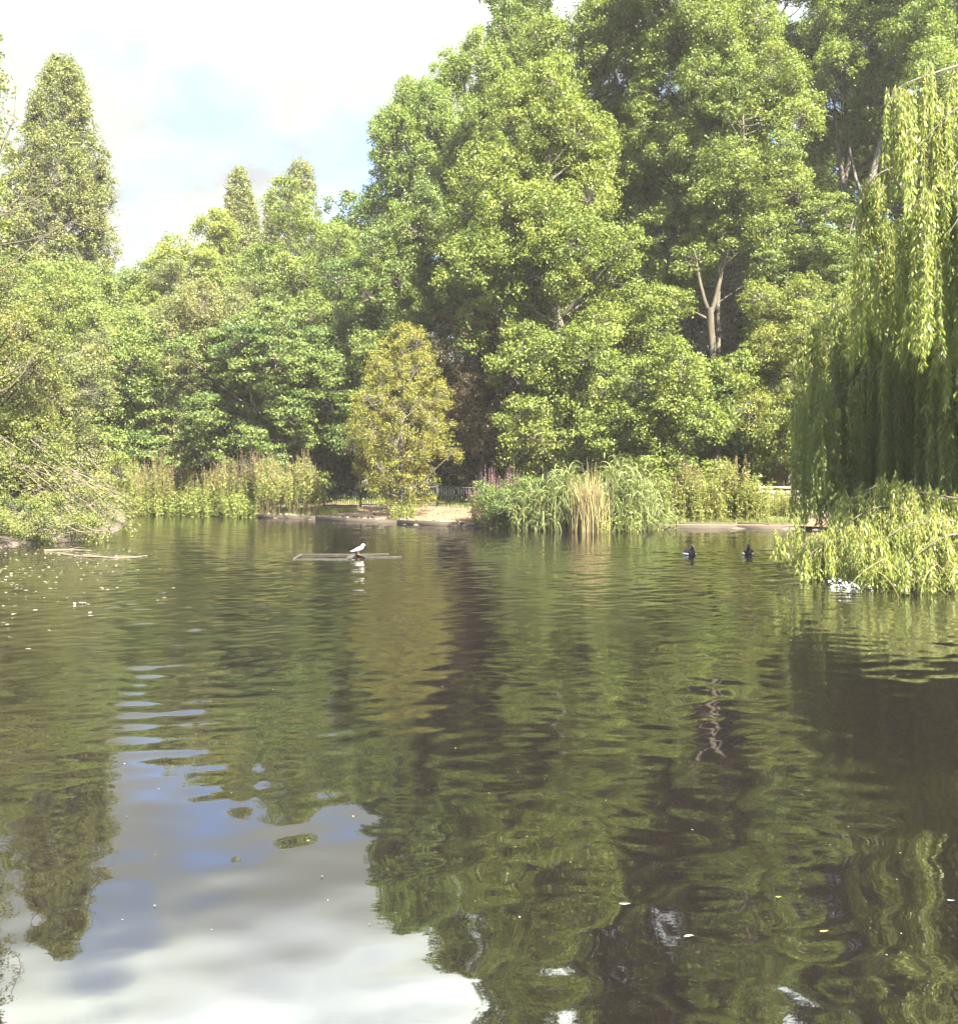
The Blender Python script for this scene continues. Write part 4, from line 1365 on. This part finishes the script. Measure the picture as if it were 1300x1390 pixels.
for s_ in (-1, 1):
    V, qd = loft([((s_ * .045, -.06, .165), .006, .008), ((s_ * .056, -.03, .158), .012, .040), ((s_ * .056, .04, .135), .012, .038), ((s_ * .040, .11, .105), .010, .022), ((s_ * .018, .20, .080), .006, .008), ((s_ * .015, .205, .08), .001, .001)], 10)
    mesh_np("wing", V, [qd], M["gull_grey"], gl, smooth=True)
    w = Wood().tube([(s_ * .022, .01, .09), (s_ * .022, .012, .045), (s_ * .022, .005, .006)], [.006, .0045, .0045], 6)
    for a_ in (-.5, 0, .5):
        w.tube([(s_ * .022, .005, .005), (s_ * .022 + .035 * math.sin(a_), .005 - .035 * math.cos(a_), .004)], [.004, .003], 4)
    w.build("leg", M["orange_leg"], gl)
    body("eye", [((s_ * .0285, -.122, .244), .001, .001), ((s_ * .0295, -.118, .244), .005, .005), ((s_ * .0285, -.114, .244), .001, .001)], "eye", ghd, n=8, sub=0)

# timber frame in the water
fo = P(470, 0, 22.6)
fm = thing("floating_raft", "grey weathered timber frame floating low in the pond under the gull", "raft", (fo[0], 22.6, 0))


def beam(a, b, wdt=.05, ht=.045, z=.02):
    a, b = np.array([PX(a[0], a[1]), a[1]]), np.array([PX(b[0], b[1]), b[1]])
    c, L = (a + b) / 2, np.linalg.norm(b - a)
    t = (b - a) / L
    w_ = Wood().box((c[0] - fo[0], c[1] - 22.6, z), (L / 2, wdt, ht), [(t[0], t[1], 0), (-t[1], t[0], 0), (0, 0, 1)])
    ob = w_.build("beam", M["timber"], fm, smooth=False)
    bv = ob.modifiers.new("bevel", "BEVEL")
    bv.width, bv.segments = .008, 2


beam((397, 22.0), (472, 22.05), .03, .022, .006)
beam((409, 23.35), (478, 23.35), .025, .02, .008)
beam((399, 22.1), (410, 23.25), .03, .018, .022)
beam((473, 22.15), (481, 23.25), .05, .02, .024)
beam((480, 23.30), (497, 22.55), .03, .02, .02)
beam((486, 23.35), (528, 23.55), .025, .02, .003)
beam((494, 22.6), (545, 22.75), .025, .02, .003)
gl.location = (PX(487, 22.95), 22.95, .046)
gl.scale = (.88, .88, .88)

# floating sticks at the left
for pts, lab in (([(78, 752), (110, 756), (140, 757)], "thin floating stick nearest the fallen branches"),
                 ([(112, 754), (150, 758), (185, 757), (200, 755)], "longer floating stick lying off the left bank among pale leaves"),
                 ([(60, 748), (90, 747), (125, 748)], "pale floating stick close beneath the sallow bush")):
    pw = [P(u, v, CAM_H * F / (v - 640)) for u, v in pts]
    c = np.mean(pw, 0)
    c[2] = 0
    st = thing("floating_stick", lab, "stick", tuple(c))
    Wood().tube(np.array(pw) - c + np.array([0, 0, .012]), [.028, .024, .014][:len(pts)] if len(pts) == 3 else [.02, .026, .02, .012], 6).build("stick", M["deadwood"], st)
    st2 = st.children[0]
    Wood().tube(np.array([pw[1], pw[1] + np.array([.25, .12, .05]), pw[1] + np.array([.4, .15, .03])]) - c + np.array([0, 0, .01]), [.012, .009, .004], 5).build("twig", M["deadwood"], st2)


def floating(K, uf, vf, size, name, label, mats, kind="stuff"):
    u, v = uf(K), vf(K)
    D = CAM_H * F / (v - 640)
    pos = np.stack([(u - 650) / F * D, D, np.full(K, .006)], 1)
    nrm = np.array([0, 0, 1.]) + rng.normal(0, .12, (K, 3))
    L = size * rng.uniform(.5, 1.4, K)
    V = leaf_quads(pos, nrm, L, L * .6, fold=.05, droop=.02)
    ob = mesh_np(name, V, [quads_idx(K)], M[mats], tone=rng.random(K))
    tag(ob, label, "leaves", kind=kind)


floating(230, lambda k: np.abs(rng.normal(0, 95, k)), lambda k: 742 + np.abs(rng.normal(0, 42, k)), .075, "floating_leaves", "pale fallen leaves scattered on the water off the left bank", "cream")
floating(70, lambda k: rng.normal(120, 35, k), lambda k: rng.normal(752, 4, k), .07, "floating_leaves", "pale line of drifted leaves around the floating sticks", "cream")
floating(60, lambda k: rng.uniform(60, 1290, k), lambda k: rng.uniform(880, 1300, k), .013, "floating_specks", "tiny pale specks floating on the near water", "cream")

M["yellow_leaf"] = plain("yellow_leaf", (0.2700, 0.1920, 0.0360), .5)
M["white_feather"] = plain("feather", (0.2100, 0.2100, 0.1885), .7)
M["blue_leaf"] = plain("silvery_leaf", (0.1120, 0.1260, 0.1400), .4)
for u, v, s_, mt, lab, nm in ((935, 1273, .022, "white_feather", "curled white feather floating on the near water", "feather"),
                              (1118, 1266, .020, "yellow_leaf", "yellow leaf floating on the near water at the lower right", "leaf"),
                              (848, 1229, .026, "blue_leaf", "silvery willow leaf floating left of the curled feather", "leaf"),
                              (1056, 1219, .014, "yellow_leaf", "small yellowish leaf floating above the feather and the yellow leaf", "leaf"),
                              (1290, 1224, .018, "blue_leaf", "silvery leaf floating at the right edge of the near water", "leaf")):
    D = CAM_H * F / (v - 640)
    n = 9
    t = np.linspace(0, 1, n)
    wv = np.sin(PI * t ** .8) * .32 + .01
    an = rng.uniform(-.6, .6)
    cx_, cy_ = (t - .5) * 2, .35 * np.sin(t * 3) * (1 if nm == "feather" else .3)
    Lp = np.stack([cx_, cy_ + wv, .10 * np.abs(cx_) + .08], 1) * s_
    Rp = np.stack([cx_, cy_ - wv, .10 * np.abs(cx_) + .08], 1) * s_
    Mp = np.stack([cx_, cy_, .10 * np.abs(cx_) + .02], 1) * s_
    V = np.stack([Lp, Mp, Rp], 1).reshape(-1, 3)
    i = np.arange(n * 3).reshape(n, 3)
    qd = np.concatenate([np.stack([i[:-1, k], i[:-1, k + 1], i[1:, k + 1], i[1:, k]], -1) for k in (0, 1)])
    ob = mesh_np("floating_" + nm, V, [qd], M[mt], smooth=True, loc=(PX(u, D), D, .004))
    ob.rotation_euler = (0, 0, an)
    tag(ob, lab, nm)

# foam patch and splash
m_, nt_, out_ = new_mat("splash_water")
p_ = N(nt_, "ShaderNodeBsdfPrincipled")
p_.inputs["Base Color"].default_value = (.85, .84, .86, 1)
p_.inputs["Roughness"].default_value = .15
nt_.links.new(p_.outputs[0], out_.inputs[0])
M["splash"] = m_
sx, sy = SPLASH
spv, spq, off = [], [], 0
for i in range(90):
    c = np.array([rng.normal(0, .16), rng.normal(0, .35), abs(rng.normal(0, .05)) + .004])
    r_ = rng.uniform(.006, .022)
    V, qd = loft([((c[0], c[1] - r_, c[2]), r_ * .1, r_ * .1), ((c[0], c[1] - r_ * .5, c[2]), r_ * .9, r_ * .6), ((c[0], c[1] + r_ * .5, c[2]), r_ * .9, r_ * .6), ((c[0], c[1] + r_, c[2]), r_ * .1, r_ * .1)], 7)
    spv.append(V)
    spq.append(qd + off)
    off += len(V)
sp = mesh_np("splash", np.concatenate(spv), [np.concatenate(spq)], M["splash"], smooth=True, loc=(sx, sy, 0))
tag(sp, "white sparkling splash on the water below the low willow boughs", "splash")

# ------------------------------------------------------------------ sky, sun, camera
SUN_AZ, SUN_EL = math.radians(33), math.radians(42)      # behind the camera, to its right
sdir = (math.sin(SUN_AZ) * math.cos(SUN_EL), -math.cos(SUN_AZ) * math.cos(SUN_EL), math.sin(SUN_EL))
from mathutils import Vector
sun = bpy.data.lights.new("sun", "SUN")
sun.energy = 5.0
sun.angle = math.radians(.5)
sun.color = (1.0, .94, .74)
so = bpy.data.objects.new("sun", sun)
COL.objects.link(so)
so.rotation_euler = Vector(sdir).to_track_quat("Z", "Y").to_euler()

world = bpy.data.worlds.new("World")
scene.world = world
world.use_nodes = True
nt = world.node_tree
nt.nodes.clear()
out = N(nt, "ShaderNodeOutputWorld")
sky = N(nt, "ShaderNodeTexSky", sky_type="NISHITA", sun_disc=False)
sky.air_density, sky.dust_density, sky.ozone_density = .55, .3, 1.5
sky.sun_elevation = SUN_EL
sky.sun_rotation = PI - SUN_AZ
bg1 = N(nt, "ShaderNodeBackground")
bg1.inputs["Strength"].default_value = .05
nt.links.new(sky.outputs[0], bg1.inputs[0])
tc = N(nt, "ShaderNodeTexCoord")
nz = N(nt, "ShaderNodeVectorMath", operation="NORMALIZE")
nt.links.new(tc.outputs["Generated"], nz.inputs[0])
sep = N(nt, "ShaderNodeSeparateXYZ")
nt.links.new(nz.outputs[0], sep.inputs[0])
# flatten onto a cloud layer
dz = N(nt, "ShaderNodeMath", operation="ADD")
dz.inputs[1].default_value = .22
nt.links.new(sep.outputs[2], dz.inputs[0])
cmb = N(nt, "ShaderNodeCombineXYZ")
for i in (0, 1):
    dv = N(nt, "ShaderNodeMath", operation="DIVIDE")
    nt.links.new(sep.outputs[i], dv.inputs[0])
    nt.links.new(dz.outputs[0], dv.inputs[1])
    nt.links.new(dv.outputs[0], cmb.inputs[i])
cn = N(nt, "ShaderNodeTexNoise")
cn.inputs["Scale"].default_value = 2.4
cn.inputs["Detail"].default_value = 7
cn.inputs["Roughness"].default_value = .55
nt.links.new(cmb.outputs[0], cn.inputs["Vector"])
# openings of blue sky at given directions
wn = N(nt, "ShaderNodeTexNoise")
wn.inputs["Scale"].default_value = 13
wn.inputs["Detail"].default_value = 5
nt.links.new(nz.outputs[0], wn.inputs["Vector"])
wv = N(nt, "ShaderNodeVectorMath", operation="SUBTRACT")
nt.links.new(wn.outputs["Color"], wv.inputs[0])
wv.inputs[1].default_value = (.5, .5, .5)
ws = N(nt, "ShaderNodeVectorMath", operation="SCALE")
ws.inputs["Scale"].default_value = .15
nt.links.new(wv.outputs[0], ws.inputs[0])
wd = N(nt, "ShaderNodeVectorMath", operation="ADD")
nt.links.new(nz.outputs[0], wd.inputs[0])
nt.links.new(ws.outputs[0], wd.inputs[1])
hole = None
for (u, v, rad, depth) in ((135, 15, .055, .6), (278, 148, .058, .78), (330, 180, .04, .5), (215, 246, .040, .65), (475, 265, .075, .95), (510, 220, .05, .6), (570, 320, .08, 1.0), (700, 350, .10, .9), (1180, 300, .25, .9)):
    d = unit(np.array([(u - 650) / F, 1, (640 - v) / F]))
    ds = N(nt, "ShaderNodeVectorMath", operation="DISTANCE")
    nt.links.new(wd.outputs[0], ds.inputs[0])
    ds.inputs[1].default_value = tuple(d)
    mr = N(nt, "ShaderNodeMapRange", interpolation_type="SMOOTHSTEP")
    mr.inputs["From Min"].default_value = rad * .15
    mr.inputs["From Max"].default_value = rad * 1.3
    mr.inputs["To Min"].default_value = depth
    mr.inputs["To Max"].default_value = 0
    nt.links.new(ds.outputs["Value"], mr.inputs[0])
    if hole is None:
        hole = mr.outputs[0]
    else:
        mxx = N(nt, "ShaderNodeMath", operation="MAXIMUM")
        nt.links.new(hole, mxx.inputs[0])
        nt.links.new(mr.outputs[0], mxx.inputs[1])
        hole = mxx.outputs[0]
# cloud cover: heavy over the pond, broken behind the viewer
cov = N(nt, "ShaderNodeMapRange")
cov.inputs["From Min"].default_value = -.35
cov.inputs["From Max"].default_value = .45
cov.inputs["To Min"].default_value = -.12
cov.inputs["To Max"].default_value = .55
nt.links.new(sep.outputs[1], cov.inputs[0])
ad = N(nt, "ShaderNodeMath", operation="ADD")
nt.links.new(cn.outputs[0], ad.inputs[0])
nt.links.new(cov.outputs[0], ad.inputs[1])
cm = N(nt, "ShaderNodeMapRange", interpolation_type="SMOOTHSTEP")
cm.inputs["From Min"].default_value = .47
cm.inputs["From Max"].default_value = .68
nt.links.new(ad.outputs[0], cm.inputs[0])
inv = N(nt, "ShaderNodeMath", operation="SUBTRACT")
inv.inputs[0].default_value = 1
nt.links.new(hole, inv.inputs[1])
mk = N(nt, "ShaderNodeMath", operation="MULTIPLY")
nt.links.new(cm.outputs[0], mk.inputs[0])
nt.links.new(inv.outputs[0], mk.inputs[1])
cr = ramp(nt, [(.36, (.66, .71, .73)), (.46, (.84, .90, .85)), (.55, (.93, 1.0, .88))])
nt.links.new(cn.outputs[0], cr.inputs[0])
bg2 = N(nt, "ShaderNodeBackground")
hi = N(nt, "ShaderNodeMapRange", interpolation_type="SMOOTHSTEP")
hi.inputs["From Min"].default_value = .345
hi.inputs["From Max"].default_value = .50
hi.inputs["To Min"].default_value = .088
hi.inputs["To Max"].default_value = .55
nt.links.new(sep.outputs[2], hi.inputs[0])
nt.links.new(hi.outputs[0], bg2.inputs["Strength"])
bg2.inputs["Strength"].default_value = .150
nt.links.new(cr.outputs[0], bg2.inputs[0])
mxs = N(nt, "ShaderNodeMixShader")
nt.links.new(mk.outputs[0], mxs.inputs[0])
nt.links.new(bg1.outputs[0], mxs.inputs[1])
nt.links.new(bg2.outputs[0], mxs.inputs[2])
nt.links.new(mxs.outputs[0], out.inputs[0])

m_, nt_, out_ = new_mat("hazy_air")
pv = N(nt_, "ShaderNodeVolumePrincipled")
pv.inputs["Color"].default_value = (.97, .91, .93, 1)  # rosy haze, thin over distance and put in to lift the darks
pv.inputs["Density"].default_value = HAZE
pv.inputs["Anisotropy"].default_value = 0.0
nt_.links.new(pv.outputs[0], out_.inputs["Volume"])
hz_ = Wood().box((0, 70, 20), (240, 200, 22)).build("haze", m_, smooth=False)
hz_["kind"] = "stuff"
hz_["label"] = "thin pale haze over the pond, added to lift the dark tones"

cam = bpy.data.cameras.new("camera")
cam.sensor_fit = "VERTICAL"
cam.sensor_height = 36
cam.lens = F / 1390 * 36
cam.shift_y = -55 / 1390
cam.clip_start, cam.clip_end = .1, 5000
co = bpy.data.objects.new("camera", cam)
COL.objects.link(co)
co.location = (0, 0, CAM_H)
co.rotation_euler = (PI / 2, 0, 0)
scene.camera = co

scene.view_settings.view_transform = "Standard"
scene.view_settings.look = "None"
scene.view_settings.exposure = 3.45
scene.view_settings.gamma = 1
scene.render.engine = "CYCLES"
cy = scene.cycles
cy.max_bounces = 6
cy.diffuse_bounces = 3
cy.glossy_bounces = 3
cy.transmission_bounces = 4
cy.transparent_max_bounces = 8
cy.caustics_reflective = False
cy.caustics_refractive = False
cy.use_denoising = True
nf_ = sum(len(o_.data.polygons) for o_ in scene.objects if o_.type == "MESH")
print("FACES", nf_)
